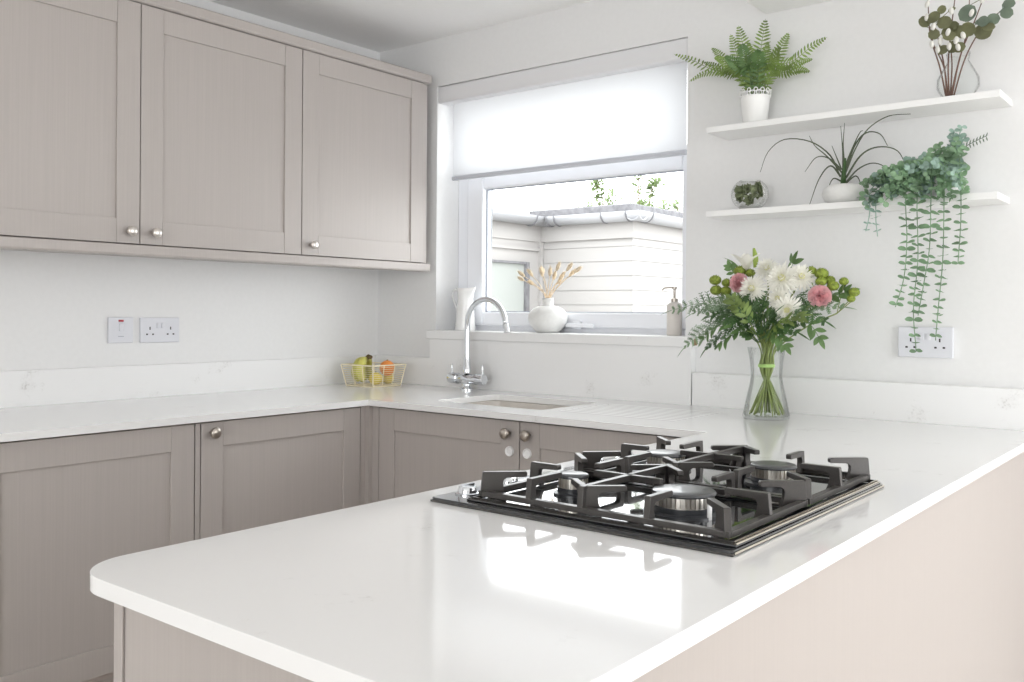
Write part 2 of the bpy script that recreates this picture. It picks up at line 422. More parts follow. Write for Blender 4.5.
l_.new(hgt, bn.inputs['Height']); l_.new(bn.outputs[0], b_.inputs['Normal'])
wt = slab([outer, hole], WT-TH, WT).build('worktop', M_top, bevel=.0018, seg=2)
tag(wt, 'white speckled quartz worktop running in a U round the kitchen', 'worktop')

u1 = MB().box((0.001, -1.90, WT), (.02, -.036, 1.011)).build('upstand', M_qs, bevel=.001, org=(0.01, -1, WT))
tag(u1, 'low quartz upstand along the left wall behind the worktop', 'upstand', None)
u2 = MB().box((1.5265, -.034, WT), (XO, -.001, 1.008)).build('upstand', M_qs, bevel=.001, org=(2, -.01, WT))
tag(u2, 'low quartz upstand under the double socket right of the window', 'upstand', None)
sb = MB().box((.345, -.036, WT), (1.522, -.001, 1.0895)).build('splashback', M_qs, bevel=.001, org=(.9, -.02, WT))
tag(sb, 'tall quartz splashback panel between worktop and window sill behind the tap', 'splashback')
u3 = MB().box((.0, -.034, WT), (.3445, -.001, 1.011)).build('upstand', M_qs, bevel=.001, org=(.15, -.01, WT))
tag(u3, 'short quartz upstand in the corner left of the splashback behind the fruit basket', 'upstand', None)

# sink bowl
sk = MB(); b0 = [(SX0-.004, SY0-.004), (SX1+.004, SY0-.004), (SX1+.004, SY1+.004), (SX0-.004, SY1+.004)]
def rrect(x0, x1, y0, y1, r, n=5): return arc(x1-r, y1-r, r, 0, 90, n)+arc(x0+r, y1-r, r, 90, 180, n)+arc(x0+r, y0+r, r, 180, 270, n)+arc(x1-r, y0+r, r, 270, 360, n)
rings = [(0.02, WT-TH-.012, .035), (0.02, WT-TH-.0022, .035), (-.004, WT-TH-.0022, .03), (.0, WT-TH-.004, .035), (.006, WT-.17, .045), (.03, WT-.195, .05), (.15, WT-.2, .05)]
ring_pts = []
for k, (ins, z, r) in enumerate(rings):
    ii = -ins if k < 2 else ins
    ring_pts.append([(x, y, z) for x, y in rrect(SX0+ii, SX1-ii, SY0+ii, SY1-ii, max(.01, r))])
nn = len(ring_pts[0])
for rp in ring_pts: sk.v += rp
for k in range(len(rings)-1):
    for i in range(nn): sk.f.append((k*nn+i, k*nn+(i+1) % nn, (k+1)*nn+(i+1) % nn, (k+1)*nn+i))
sk.f.append(tuple((len(rings)-1)*nn+i for i in range(nn)))
sink = thing('sink', 'white undermounted sink bowl set into the worktop below the window', 'sink', (1.04, -.32, WT-.2))
part(sink, sk, 'bowl', M_sink, smooth=True, solid=.003)
part(sink, MB().lathe([(0, .004), (.03, .004), (.038, .001), (.038, -.004)], (1.04, -.32, WT-.196), 24), 'drain', M_chrome, smooth=True)

# ------------------------------------------------------------------ cabinets
def shaker(axis, a0, a1, z0, z1, face, th=.02, st=.072, rec=.007):
    """door whose outer face lies at coordinate face of the given axis ('x': faces +x, 'y': faces -y)"""
    mb = MB(); s = 1 if axis == 'x' else -1
    def B(p0, p1, q0, q1, f0, f1):
        lo, hi = sorted((f0, f1))
        if axis == 'x': mb.box((lo, p0, q0), (hi, p1, q1))
        else: mb.box((p0, lo, q0), (p1, hi, q1))
    b = face-s*th
    B(a0, a0+st, z0, z1, b, face); B(a1-st, a1, z0, z1, b, face)
    B(a0+st+.0004, a1-st-.0004, z0, z0+st, b, face-s*.0006); B(a0+st+.0004, a1-st-.0004, z1-st, z1, b, face-s*.0006)
    B(a0+st-.002, a1-st+.002, z0+st-.002, z1-st+.002, b+s*.003, face-s*rec)
    return mb
def knob(parent, p, axis, m, r=.015):
    prof = [(.0055, 0), (.0055, .012), (.009, .016), (r, .021), (r*1.02, .025), (r*.9, .029), (r*.55, .032), (0, .0325)]
    if axis == 'x': mb = MB().lathe(prof, p, 20, 'x')
    else: mb = MB().lathe([(a, -b) for a, b in prof], p, 20, 'y')
    return part(parent, mb, 'knob', m, smooth='all')
# wall cabinets
UF = .35; UZ0, UZ1 = 1.396, 2.117
def wallcab(name, label, y0, y1, doors):
    t = thing(name, label, 'wall cabinet', (.17, (y0+y1)/2, UZ0), 'wall cabinets above the left worktop')
    part(t, MB().box((.001, y0+.001, UZ0), (UF-.022, y1-.001, UZ1)), 'body', M_cabin)
    for a, b, k in doors:
        d = part(t, shaker('x', a+.0015, b-.0015, UZ0+.001, UZ1-.001, UF), 'door', M_cab, bevel=.0008, seg=1)
        knob(d, (UF, k, 1.432), 'x', M_pearl)
wallcab('wall_cabinet', 'pale beige two-door wall cabinet at the left edge with paired silver knobs', -1.898, -.6925, [(-1.898, -1.2965, -1.333), (-1.2965, -.6925, -1.254)])
wallcab('wall_cabinet', 'pale beige single-door wall cabinet nearest the window', -.692, -.080, [(-.692, -.080, -.654)])
f_ = MB().box((.001, -.0785, UZ0), (.334, -.049, UZ1)).build('filler_panel', M_cab, org=(.17, -.06, UZ0), bevel=.0008, seg=1)
tag(f_, 'narrow beige filler strip at the window end of the wall cabinets', 'panel')
co = MB().prism([(.001, 0, 2.119), (.352, 0, 2.119), (.358, 0, 2.124), (.358, 0, 2.152), (.352, 0, 2.156), (.001, 0, 2.156)], (0, 1.85, 0), (0, -1.898, 0)).build('cornice', M_cab, org=(.17, -1, 2.119), bevel=.0015)
tag(co, 'beige cornice running along the top of the wall cabinets', 'cornice')
pe = MB().prism([(.30, 0, 1.362), (.352, 0, 1.362), (.356, 0, 1.367), (.356, 0, 1.393), (.001, 0, 1.393), (.001, 0, 1.378), (.30, 0, 1.378)], (0, 1.85, 0), (0, -1.898, 0)).build('light_pelmet', M_cab, org=(.17, -1, 1.393), bevel=.001)
tag(pe, 'beige light pelmet under the wall cabinets', 'pelmet')

# base cabinets, left run (face x=.597) and window run (face y=-.599)
BF, BY = .597, -.599
BZ0, BZ1 = .235, .874
def basecab(name, label, box0, box1, axis, doors, grp):
    t = thing(name, label, 'base cabinet', ((box0[0]+box1[0])/2, (box0[1]+box1[1])/2, 0), grp)
    part(t, MB().box(box0, box1), 'body', M_cabin)
    for (a, b, k) in doors:
        d = part(t, shaker(axis, a+.0015, b-.0015, BZ0, BZ1, BF if axis == 'x' else BY), 'door', M_cab, bevel=.0008, seg=1)
        if k is not None:
            if axis == 'x': knob(d, (BF, k, .845), 'x', M_nickel, .0165)
            else:
                knob(d, (k, BY, .838), 'y', M_nickel, .0165)
                kk = k+(.003 if k < 1.25 else -.006)
                c = MB().lathe([(.0, -.003), (.010, -.003), (.0115, -.006), (.0145, -.006), (.0155, -.003), (.0155, 0)], (kk, BY, .783), 24, 'y')
                part(d, c, 'safety_catch', M_white, smooth=True)
    return t
basecab('base_cabinet', 'beige base cabinet at the left edge with a plain knobless shaker door', (.001, -1.865, BZ0-.02), (BF-.022, -1.2645, .8785), 'x', [(-1.865, -1.2645, None)], 'base cabinets below the left worktop')
basecab('base_cabinet', 'beige base cabinet with a nickel knob beside the inner corner of the worktop', (.001, -1.2635, BZ0-.02), (BF-.022, -.634, .8785), 'x', [(-1.245, -.634, -1.211)], 'base cabinets below the left worktop')
f_ = MB().box((BF-.02, -1.2625, BZ0), (BF, -1.2475, BZ1)).build('filler_panel', M_cab, org=(BF, -1.255, BZ0)); tag(f_, 'thin beige strip between the two left base cabinets', 'panel')
# L-shaped corner post
cp = MB().box((BF-.03, -.6325, BZ0-.2), (BF-.002, -.58, .8785)); cp.box((BF-.002, -.6325+.02, BZ0-.2), (BF+.018, BY+.012, .8785)); cp.box((BF+.018, BY+.002, BZ0-.2), (.646, BY+.03, .8785))
cp = cp.build('corner_post', M_cab, org=(.61, -.6, 0)); tag(cp, 'narrow beige corner post where the left and window cabinets meet', 'post')
basecab('base_cabinet', 'beige double-door sink cabinet with nickel knobs and white round catches', (.648, BY+.022, BZ0-.02), (1.855, -.001, .66), 'y', [(.648, 1.2545, 1.215), (1.2555, 1.855, 1.291)], 'base cabinets below the window')
pl = MB().box((.54, -1.865, 0.001), (.556, -.56, BZ0-.022)); pl.box((.54, -.56, 0.001), (1.9, -.544, BZ0-.022))
pl = pl.build('plinth', M_cab, org=(.55, -1, 0)); tag(pl, 'beige plinth board under the base cabinets', 'plinth')

# peninsula carcass
pn = thing('peninsula_cabinet', 'beige cabinet block carrying the peninsula worktop and hob', 'cabinet', (2.22, -1.4, 0))
part(pn, MB().box((1.958, -2.205, .001), (2.492, -.60, .8)), 'body', M_cabin)
part(pn, MB().box((1.937, -2.2195, .001), (1.9555, -.602, .8785)), 'side_panel', M_cab, bevel=.001)
part(pn, MB().box((1.9575, -2.217, .001), (2.4925, -2.2055, .8785)), 'end_panel', M_cab, bevel=.001)['label'] = 'flat beige end panel'
part(pn, MB().box((2.4935, -2.2195, .001), (2.512, -.001, .8785)), 'back_panel', M_panel, bevel=.001)['label'] = 'long plain beige panel facing the room'

# ------------------------------------------------------------------ hob
HX0, HX1, HY0, HY1 = 1.940, 2.455, -1.698, -1.098
hb = thing('gas_hob', 'black glass four-burner gas hob with cast iron grates set in the peninsula', 'hob', ((HX0+HX1)/2, (HY0+HY1)/2, WT))
part(hb, slab([rrect(HX0, HX1, HY0, HY1, .006, 4)], WT+.0003, WT+.0075), 'glass_base', M_glassblack, bevel=.002)
GX0, GX1 = 2.013, 2.436
tr = MB()
def frame_ring(mb, x0, x1, y0, y1, z0, z1, wd):
    mb.box((x0, y0, z0), (x1, y0+wd, z1)); mb.box((x0, y1-wd, z0), (x1, y1, z1)); mb.box((x0, y0+wd, z0), (x0+wd, y1-wd, z1)); mb.box((x1-wd, y0+wd, z0), (x1, y1-wd, z1))
part(hb, MB().box((GX0-.012, HY0+.016, WT+.0075), (GX1+.016, HY1-.004, WT+.0105)), 'raised_plate', M_glassblack, bevel=.0012)
t2 = MB(); frame_ring(t2, GX0-.006, GX1+.010, HY0+.022, HY1-.008, WT+.0105, WT+.0132, .003); frame_ring(t2, GX0-.010, GX1+.014, HY0+.018, HY1-.006, WT+.0105, WT+.0118, .002)
part(hb, t2, 'dark_trim', M_edge)
frame = MB(); frame_ring(frame, HX0-.0005, HX1+.0005, HY0-.0005, HY1+.0005, WT+.0003, WT+.0035, .003)
part(hb, frame, 'dark_edge', M_edge)
t3 = MB()  # pale strips on the right edges only, painting in the light caught there
t3.box((HX1+.0006, HY0+.004, WT+.0022), (HX1+.0016, HY1, WT+.0050))
t3.box((GX1+.0141, HY0+.020, WT+.0106), (GX1+.0152, HY1-.006, WT+.0124)); t3.box((GX1+.0101, HY0+.024, WT+.0120), (GX1+.0112, HY1-.008, WT+.0140))
part(hb, t3, 'lit_edge_strip', M_litedge)
BR = [(2.108, -1.545, .024), (2.108, -1.245, .035), (2.307, -1.548, .0445), (2.314, -1.240, .037)]
for (x, y, r) in BR:
    b = part(hb, MB().lathe([(r*1.32, 0), (r*1.32, .003), (r*1.05, .0045), (r*1.05, .012), (r*.6, .012)], (x, y, WT+.0105), 40), 'burner', M_enamel, smooth=True)
    cr = MB(); cr.lathe([(r*.72, .010), (r*.97, .010), (r*.97, .0125), (r*.90, .013), (r*.90, .028), (r*.7, .028)], (x, y, WT+.0105), 48)
    for k in range(int(r*900)):
        a = 2*PI*k/int(r*900); ca, sa = math.cos(a), math.sin(a); w2 = r*.058
        pts = [(x+ca*r*.86-sa*q, y+sa*r*.86+ca*q, WT+.0235) for q in (-w2, w2)]+[(x+ca*r*.995-sa*q, y+sa*r*.995+ca*q, WT+.0235) for q in (w2, -w2)]
        cr.prism(pts, (0, 0, .0145), (0, 0, 0))
    part(b, cr, 'flame_ring', M_alu, smooth=True)
    part(b, MB().lathe([(r*.7, .0275), (r*1.04, .0275), (r*1.06, .0295), (r*1.02, .0325), (r*.9, .034), (r*.5, .0345), (0, .0345)], (x, y, WT+.0105), 48), 'burner_cap', M_enamel, smooth=True)
    part(b, MB().lathe([(0, 0), (.0035, 0), (.0035, .02), (.0022, .025), (0, .025)], (x+r*1.18, y-r*.5, WT+.0105), 10), 'igniter', M_white, smooth=True)
for y in (-1.642, -1.535, -1.265, -1.16):
    k = MB().lathe([(0.020, 0), (.020, .002), (.016, .003), (.015, .011), (.0135, .013), (0, .0135)], (1.968, y, WT+.0075), 28)
    k.box((1.968-.0025, y-.0145, WT+.019), (1.968+.0025, y+.0145, WT+.0235))
    part(hb, k, 'control_knob', M_chrome, smooth=True)
ZR0, ZR1, ZT = WT+.0140, WT+.0225, WT+.052
def grate(y0, y1):
    g = MB(); ym = (y0+y1)/2; xm = 2.204; wd = .011
    g.box((GX0, y0, ZR0), (GX1, y0+wd, ZR1)); g.box((GX0, y1-wd, ZR0), (GX1, y1, ZR1))
    g.box((GX0, y0+wd, ZR0), (GX0+wd, y1-wd, ZR1)); g.box((GX1-wd, y0+wd, ZR0), (GX1, y1-wd, ZR1))
    def finger(x, y, dx, dy, L, base=.024, th=.0098):
        d = Vector((dx, dy, 0)).normalized(); s = Vector((-d.y, d.x, 0))
        prof = [(0, ZR0), (.0035, ZT-.002), (.005, ZT), (L-.002, ZT), (L, ZT-.002), (L, ZT-.007), (L-.002, ZT-.0085), (base+.006, ZT-.0095), (base+.001, ZT-.013), (base, ZT-.018), (base+.001, ZR1+.004), (base+.006, ZR0)]
        o = Vector((x, y, 0))-s*th/2
        g.prism([o+d*a+Vector((0, 0, z)) for a, z in prof], s*th, (0, 0, 0))
    e = .002
    for (x, y, dx, dy) in ((GX0, y0, 1, 1), (GX1, y0, -1, 1), (GX1, y1, -1, -1), (GX0, y1, 1, -1)): finger(x+dx*e, y+dy*e, dx, dy, .074, .036)
    cxs = ((GX0+xm)/2+.002, (xm+GX1)/2-.006)
    for cx, L in zip(cxs, (.082, .066)):
        finger(cx, y0, 0, 1, L, .014); finger(cx, y1, 0, -1, L, .014)
    finger(GX0, ym, 1, 0, .060, .020); finger(GX1, ym, -1, 0, .070, .020)
    for yy, s in ((y0, 1), (y1, -1)):
        finger(xm, yy, 0, s, abs(ym-yy)+.002, .030)
        finger(xm, yy+s*.012, 1, s*.9, .062, .020); finger(xm, yy+s*.012, -1, s*.9, .062, .020)
    bar = [(-.062, ZT-.0085), (-.062, ZT-.001), (-.060, ZT), (.056, ZT), (.058, ZT-.001), (.058, ZT-.0085)]
    g.prism([Vector((xm+a, ym-.0045, z)) for a, z in bar], (0, .009, 0), (0, 0, 0))
    for x in (GX0+.02, GX1-.02):
        for y in (y0+.005, y1-.005): g.lathe([(0, 0), (.004, 0), (.004, .005), (0, .005)], (x, y, WT+.0105), 8)
    part(hb, g, 'grate', M_iron, bevel=.0012, seg=2)
grate(-1.668, -1.399)
grate(-1.392, -1.108)

# ------------------------------------------------------------------ tap
tp = thing('kitchen_tap', 'chrome two-lever swan-neck mixer tap beside the sink', 'tap', (.604, -.10, WT))
bx_, by_ = .604, -.10
part(tp, MB().lathe([(.026, 0), (.026, .006), (.022, .01), (.018, .016), (.0175, .026), (.022, .036), (.022, .042)], (bx_, by_, WT), 28), 'base', M_chrome, smooth=True)
part(tp, MB().lathe([(0, -.088), (.019, -.088), (.021, -.084), (.021, -.046), (.0165, -.043), (.0165, -.026), (.019, -.022), (.019, .022), (.0165, .026), (.0165, .043), (.021, .046), (.021, .084), (.019, .088), (0, .088)], (bx_, by_, WT+.044), 28, 'x'), 'bridge_body', M_chrome, smooth=True)
for s in (-1, 1):
    lv = MB().lathe([(.006, 0), (.006, .012), (.0045, .015), (.0035, .036), (.004, .040), (0, .042)], (bx_+s*.078, by_, WT+.058), 14)
    part(tp, lv, 'lever', M_chrome, smooth=True)
sw = [(bx_, by_, WT+.06), (bx_, by_, WT+.08)]
part(tp, MB().lathe([(.016, 0), (.016, .018), (.0135, .024), (.0125, .05), (.011, .056), (.011, .06)], (bx_, by_, WT+.068), 24), 'collar', M_chrome, smooth=True)
path = [(bx_, by_, WT+.08+.245*i/8-.0) for i in range(9)]
zc, rc = WT+.245, .103
path = [(bx_, by_, WT+.10+(.145)*i/6) for i in range(7)]
path += [(bx_+rc-rc*math.cos(R(a)), by_-.02*(a/165), zc+rc*math.sin(R(a))) for a in range(8, 172, 8)]
last = Vector(path[-1]); dr = (last-Vector(path[-2])).normalized(); path.append(tuple(last+dr*.012))
part(tp, MB().tube(path, .0105, 16), 'spout', M_chrome, smooth='all')
last = Vector(path[-1])
part(tp, MB().tube([last, last+dr*.03], [.0125, .0118], 16), 'aerator', M_chrome, smooth=True)

# ------------------------------------------------------------------ sockets
def socket(name, label, wall, a, z, wd, kind):
    """wall 'x': on left wall spanning y; 'y': on back wall spanning x"""
    t = thing(name, label, 'socket' if kind == 'double' else 'switch', (0.0005, a, z) if wall == 'x' else (a, -.0005, z))
    def bx(p0, p1, q0, q1, d0, d1):
        if wall == 'x': return ((d0, p0, q0), (d1, p1, q1))
        return ((p0, -d1, q0), (p1, -d0, q1))
    H = .086
    part(t, MB().box(*bx(a-wd/2, a+wd/2, z-H/2, z+H/2, .0005, .010)), 'face_plate', M_socket, bevel=.002)
    if kind == 'double':
        for s in (-1, 1):
            c = a+s*.0385
            hl = MB().box(*bx(c-.002, c+.002, z+.001, z+.011, .0095, .0106))
            for q in (-1, 1): hl.box(*bx(c+q*.011-.0032, c+q*.011+.0032, z-.017, z-.012, .0095, .0106))
            part(t, hl, 'pin_holes', M_hole)
            c2 = a+s*.009
            part(t, MB().box(*bx(c2-.0055, c2+.0055, z+.006, z+.024, .0095, .0145)), 'rocker_switch', M_socket, bevel=.0015)
    else:
        part(t, MB().box(*bx(a-.007, a+.007, z-.004, z+.022, .0095, .0145)), 'rocker_switch', M_socket, bevel=.0015)
        part(t, MB().box(*bx(a-.009, a+.009, z+.0275, z+.0345, .0095, .0112)), 'neon_indicator', M_red, bevel=.001)['label'] = 'small red indicator light'
        part(t, MB().box(*bx(a-.010, a+.010, z-.022, z-.020, .0095, .0105)), 'fuse_cover_line', M_gasket)
socket('fused_switch', 'white single switch with a red indicator on the left wall', 'x', -1.170, 1.131, .086, 'fused')
socket('double_socket', 'white double socket on the left wall beside the single switch', 'x', -1.0275, 1.130, .146, 'double')
socket('double_socket', 'white double socket low on the window wall under the trailing plant', 'y', 2.238, 1.125, .146, 'double')

# ------------------------------------------------------------------ shelves
def shelf(label, x0, x1, z):
    o = MB().box((x0, -.15, z), (x1, -.0005, z+.018)).build('floating_shelf', M_shelf, bevel=.0012, org=((x0+x1)/2, -.075, z)); tag(o, label, 'shelf', 'white floating shelves')
S1, S2 = 1.778, 1.518
shelf('white floating shelf holding the potted fern, the middle one of three', 1.630, 2.450, S1-.018)
shelf('lowest white floating shelf holding the glass globe and grass plant', 1.630, 2.446, S2-.018)
shelf('uppermost white floating shelf cut off by the top of the picture', 1.757, 2.50, 2.142)

# ------------------------------------------------------------------ things on the window sill
ZS = 1.1242
jx, jy = .452, .060
j = thing('jug', 'white enamel jug with a looped handle on the left of the window sill', 'jug', (jx, jy, ZS))
jp = [(0, 0), (.041, 0), (.042, .004), (.040, .03), (.035, .09), (.032, .13), (.034, .158), (.038, .172), (.0365, .172), (.0325, .157), (.0305, .13), (.0335, .09), (.038, .03), (.039, .006), (0, .005)]
bm_ = MB().lathe(jp, (jx, jy, ZS), 32)
for i, v in enumerate(bm_.v):        # pull out a spout on the right side of the rim
    dx, dz = v[0]-jx, v[2]-ZS
    if dz > .13 and dx > .02:
        k = (dz-.13)/.042*max(0, 1-abs(v[1]-jy)/.024); bm_.v[i] = (v[0]+.020*k, v[1], v[2]+.006*k)
part(j, bm_, 'body', M_ceramic, smooth='all')
part(j, MB().tube(bez([(jx-.033, jy, ZS+.155), (jx-.052, jy, ZS+.166), (jx-.068, jy, ZS+.158), (jx-.070, jy, ZS+.138), (jx-.055, jy, ZS+.105), (jx-.035, jy, ZS+.07)], 30), .0042, 10), 'handle', M_ceramic, smooth='all')

vx, vy = .868, .062
v_ = MB().lathe([(0, 0), (.040, 0), (.050, .008), (.068, .030), (.0755, .052), (.073, .070), (.060, .088), (.040, .098), (.022, .102), (.0205, .108), (.0205, .128), (.022, .131), (.0175, .131), (.0165, .105), (.02, .098), (.05, .083), (.06, .05), (.04, .01), (0, .008)], (vx, vy, ZS), 40).build('bud_vase', M_matt, smooth='all', org=(vx, vy, ZS))
tag(v_, 'round matt white vase with a narrow neck in the middle of the window sill', 'vase')
BT = [(-.150, .024, 1.338), (-.118, -.01, 1.352), (-.105, .03, 1.322), (-.066, -.02, 1.352), (-.050, .03, 1.362), (-.018, -.015, 1.352), (.004, .03, 1.340), (.028, -.025, 1.352), (.052, .01, 1.338), (.060, -.02, 1.372), (.086, .03, 1.352), (.096, 0, 1.372), (.128, .01, 1.364), (.036, .02, 1.324)]
WHERE = ['lowest and furthest left bunny-tail stem, nearly horizontal over the round vase', 'second bunny-tail stem from the left in the round vase', 'third bunny-tail stem from the left, drooping low over the round vase', 'fourth bunny-tail stem from the left in the round vase', 'fifth bunny-tail stem from the left, tall in the round vase', 'sixth bunny-tail stem from the left, upright over the vase neck', 'short bunny-tail stem standing straight above the neck of the round vase', 'bunny-tail stem just right of centre in the round vase', 'bunny-tail stem with a low head right of centre in the round vase', 'tall bunny-tail stem leaning right in the round vase', 'bunny-tail stem with a low head near the right edge of the spray', 'tall bunny-tail stem second from the right in the round vase', 'bunny-tail stem furthest right in the round vase', 'lowest bunny-tail head on the right, close above the vase shoulder']
for (dx, dy, z), lb in zip(BT, WHERE):
    t = thing('bunny_tail_grass', lb, 'dried grass', (vx, vy, ZS+.02), 'dried bunny tails in the round vase')
    a = Vector((vx+random.uniform(-.008, .008), vy+random.uniform(-.008, .008), ZS+.02)); n0 = Vector((vx+dx*.08, vy+dy*.2, ZS+.13)); e = Vector((vx+dx*.92, vy+dy, z-.012))
    part(t, MB().tube(bez([a, n0, n0.lerp(e, .5)+Vector((0, 0, .012)), e], 12), .0011, 6), 'stem', M_straw, smooth='all')
    d = (Vector((vx+dx, vy+dy, z))-n0).normalized(); d = (d+Vector((0, 0, -.15))).normalized()
    q = d.to_track_quat('Z', 'Y').to_matrix(); hd = MB()
    hd.blob(e+d*.014, 1, 10, 8, (.0072, .0072, .019), q)
    for k in range(46):
        u = random.random(); an = random.uniform(0, 2*PI); rr_ = .0068*math.sin(PI*(.12+.8*u)); p = e+d*(.036*u-.004)+q @ Vector((rr_*math.cos(an), rr_*math.sin(an), 0))
        dd = (q @ Vector((math.cos(an)*.55, math.sin(an)*.55, 1))).normalized()
        hd.leaf(p, dd, (q @ Vector((math.cos(an), math.sin(an), 0))), .012, .0012, 2, 0, 'blade')
    part(t, hd, 'seed_head', M_bunny, smooth='all')

sx_, sy_ = 1.400, .075
so = thing('soap_dispenser', 'pale ribbed soap dispenser with a silver pump at the right of the sill', 'soap dispenser', (sx_, sy_, ZS))
part(so, MB().lathe([(0, 0), (.0245, 0), (.026, .003), (.026, .006), (.0255, .06)]+[(.0262+(.0006 if k % 2 else -.0004), .064+.004*k) for k in range(10)]+[(.0245, .108), (.018, .113), (.011, .116), (0, .116)], (sx_, sy_, ZS), 32), 'bottle', mat('stone_soap_bottle', (216, 210, 204), .5), smooth=True)
pp = MB().lathe([(.012, .115), (.012, .128), (.006, .130), (.0042, .134), (.0042, .158), (.008, .160), (.008, .168), (0, .169)], (sx_, sy_, ZS), 18)
pp.tube(bez([(sx_, sy_, ZS+.165), (sx_-.02, sy_-.004, ZS+.166), (sx_-.036, sy_-.008, ZS+.163), (sx_-.043, sy_-.010, ZS+.156)], 9), .0032, 10)
part(so, pp, 'pump', M_nickel, smooth=True)

# ------------------------------------------------------------------ fruit basket
bc = Vector((.196, -.205, WT)); ang = R(1)
def bp_(u, v, z): return (bc.x+u*math.cos(ang)-v*math.sin(ang), bc.y+u*math.sin(ang)+v*math.cos(ang), WT+z)
bk = thing('wire_basket', 'small square cream wire basket holding fruit in the worktop corner', 'basket', tuple(bc))
hb0, hb1, BH = .076, .091, .086
def ringpts(h, z): return [bp_(-h, -h, z), bp_(h, -h, z), bp_(h, h, z), bp_(-h, h, z)]
rim = MB()
for hh, z, r in ((hb1, BH, .0028), (hb0, .003, .0024)):
    P = ringpts(hh, z)
    for i in range(4): rim.tube([P[i], P[(i+1) % 4]], r, 8)
for i in range(4): rim.tube([ringpts(hb0, .003)[i], ringpts(hb1, BH)[i]], .0024, 8)
part(bk, rim, 'rim_frame', M_wire, smooth=True)
wi = MB()
for k in range(1, 10):
    t = k/10; P = ringpts(hb0+(hb1-hb0)*t, .003+(BH-.003)*t)
    for i in range(4): wi.tube([P[i], P[(i+1) % 4]], .0009, 6)
for i in range(4):
    A, B = ringpts(hb0, .003), ringpts(hb1, BH)
    for q in (1/3, 2/3): wi.tube([Vector(A[i]).lerp(Vector(A[(i+1) % 4]), q), Vector(B[i]).lerp(Vector(B[(i+1) % 4]), q)], .0017, 6)
for k in range(-3, 4): wi.tube([bp_(k*.018, -hb0, .003), bp_(k*.018, hb0, .003)], .001, 6)
part(bk, wi, 'wire_mesh', M_wire, smooth=True)
ba = thing('banana_bunch', 'bunch of yellow-green bananas with a brown stalk in the wire basket', 'bananas', bp_(-.03, 0, .02))
crown = Vector(bp_(-.018, -.020, .112))
for k, (u, v, b) in enumerate([(-.066, .034, .010), (-.070, .004, .004), (-.060, -.034, .006), (-.036, -.060, .008), (-.004, -.066, .014)]):
    o = Vector((u, v, 0)).normalized(); tip = (u*.72, v*.95)
    P = bez([crown, Vector(bp_(u*.72-.004, v*.72-.006, .098)), Vector(bp_(u*1.06, v*1.06, .058)), Vector(bp_(u*.86+.008, v*.9, .022))], 15)
    n = len(P); rs_ = [.0055+(.0172-.0055)*min(1, (i/n)*3.2)*(1 if i < n*.8 else max(.25, 1-(i-n*.8)/(n*.2)*.9)) for i in range(n)]
    part(ba, MB().tube(P, rs_, 7), 'banana', M_banana, smooth='all')
part(ba, MB().tube([crown-Vector((.006, 0, .004)), crown+Vector((.010, 0, .006)), crown+Vector((.026, 0, .004))], [.009, .010, .007], 8), 'stalk', M_bananag, smooth='all')
def fruit(name, label, cat, p, r, m, sc_=(1, 1, 1)):
    t = thing(name, label, cat, (p[0], p[1], p[2]-r))
    part(t, MB().blob(p, r, 24, 16, sc_), 'flesh', m, smooth='all')
    part(t, MB().lathe([(0, 0), (.003, 0), (.0035, .002), (.002, .004), (0, .004)], (p[0], p[1], p[2]+r*sc_[2]-.001), 8), 'stalk_end', M_bananag)
fruit('orange', 'orange resting on the right side of the wire basket', 'orange', bp_(.047, .030, .072), .031, M_orange)
fruit('lemon', 'yellow lemon under the orange in the wire basket', 'lemon', bp_(.040, -.026, .032), .025, M_lemon, (1.2, 1, 1))
fruit('lemon', 'yellow lemon at the back of the wire basket, mostly hidden by the orange', 'lemon', bp_(.030, .050, .030), .023, M_lemon, (1.15, 1, 1))

# ------------------------------------------------------------------ potted fern on the middle shelf
px, py = 1.757, -.078
pf = thing('potted_fern', 'bright green fern in a white lace-rimmed pot on the middle shelf', 'potted plant', (px, py, S1))
pot = MB().lathe([(0, 0), (.034, 0), (.036, .004), (.0445, .088), (.0425, .088), (.034, .008), (0, .007)], (px, py, S1), 36)
part(pf, pot, 'pot', M_lace, smooth=True)
lc = MB()
for k in range(14):
    a = 2*PI*k/14
    for (rz, rad_, rr2) in ((.094, .0455, .0075), (.104, .0462, .0055)):
        c = Vector((px+rad_*math.cos(a+(0 if rz < .1 else PI/14)), py+rad_*math.sin(a+(0 if rz < .1 else PI/14)), S1+rz))
        tn = Vector((-math.sin(a), math.cos(a), 0))
        P = [c+tn*math.cos(q)*rr2+Vector((0, 0, 1))*math.sin(q)*rr2 for q in [2*PI*i/10 for i in range(11)]]
        lc.tube(P, .0016, 5, cap=False)
lc.lathe([(.044, .086), (.0462, .086), (.0462, .089), (.044, .089)], (px, py, S1), 36)
part(pf, lc, 'lace_rim', M_lace, smooth=True)
part(pf, MB().lathe([(0, .08), (.041, .08)], (px, py, S1), 20), 'soil', M_soil)
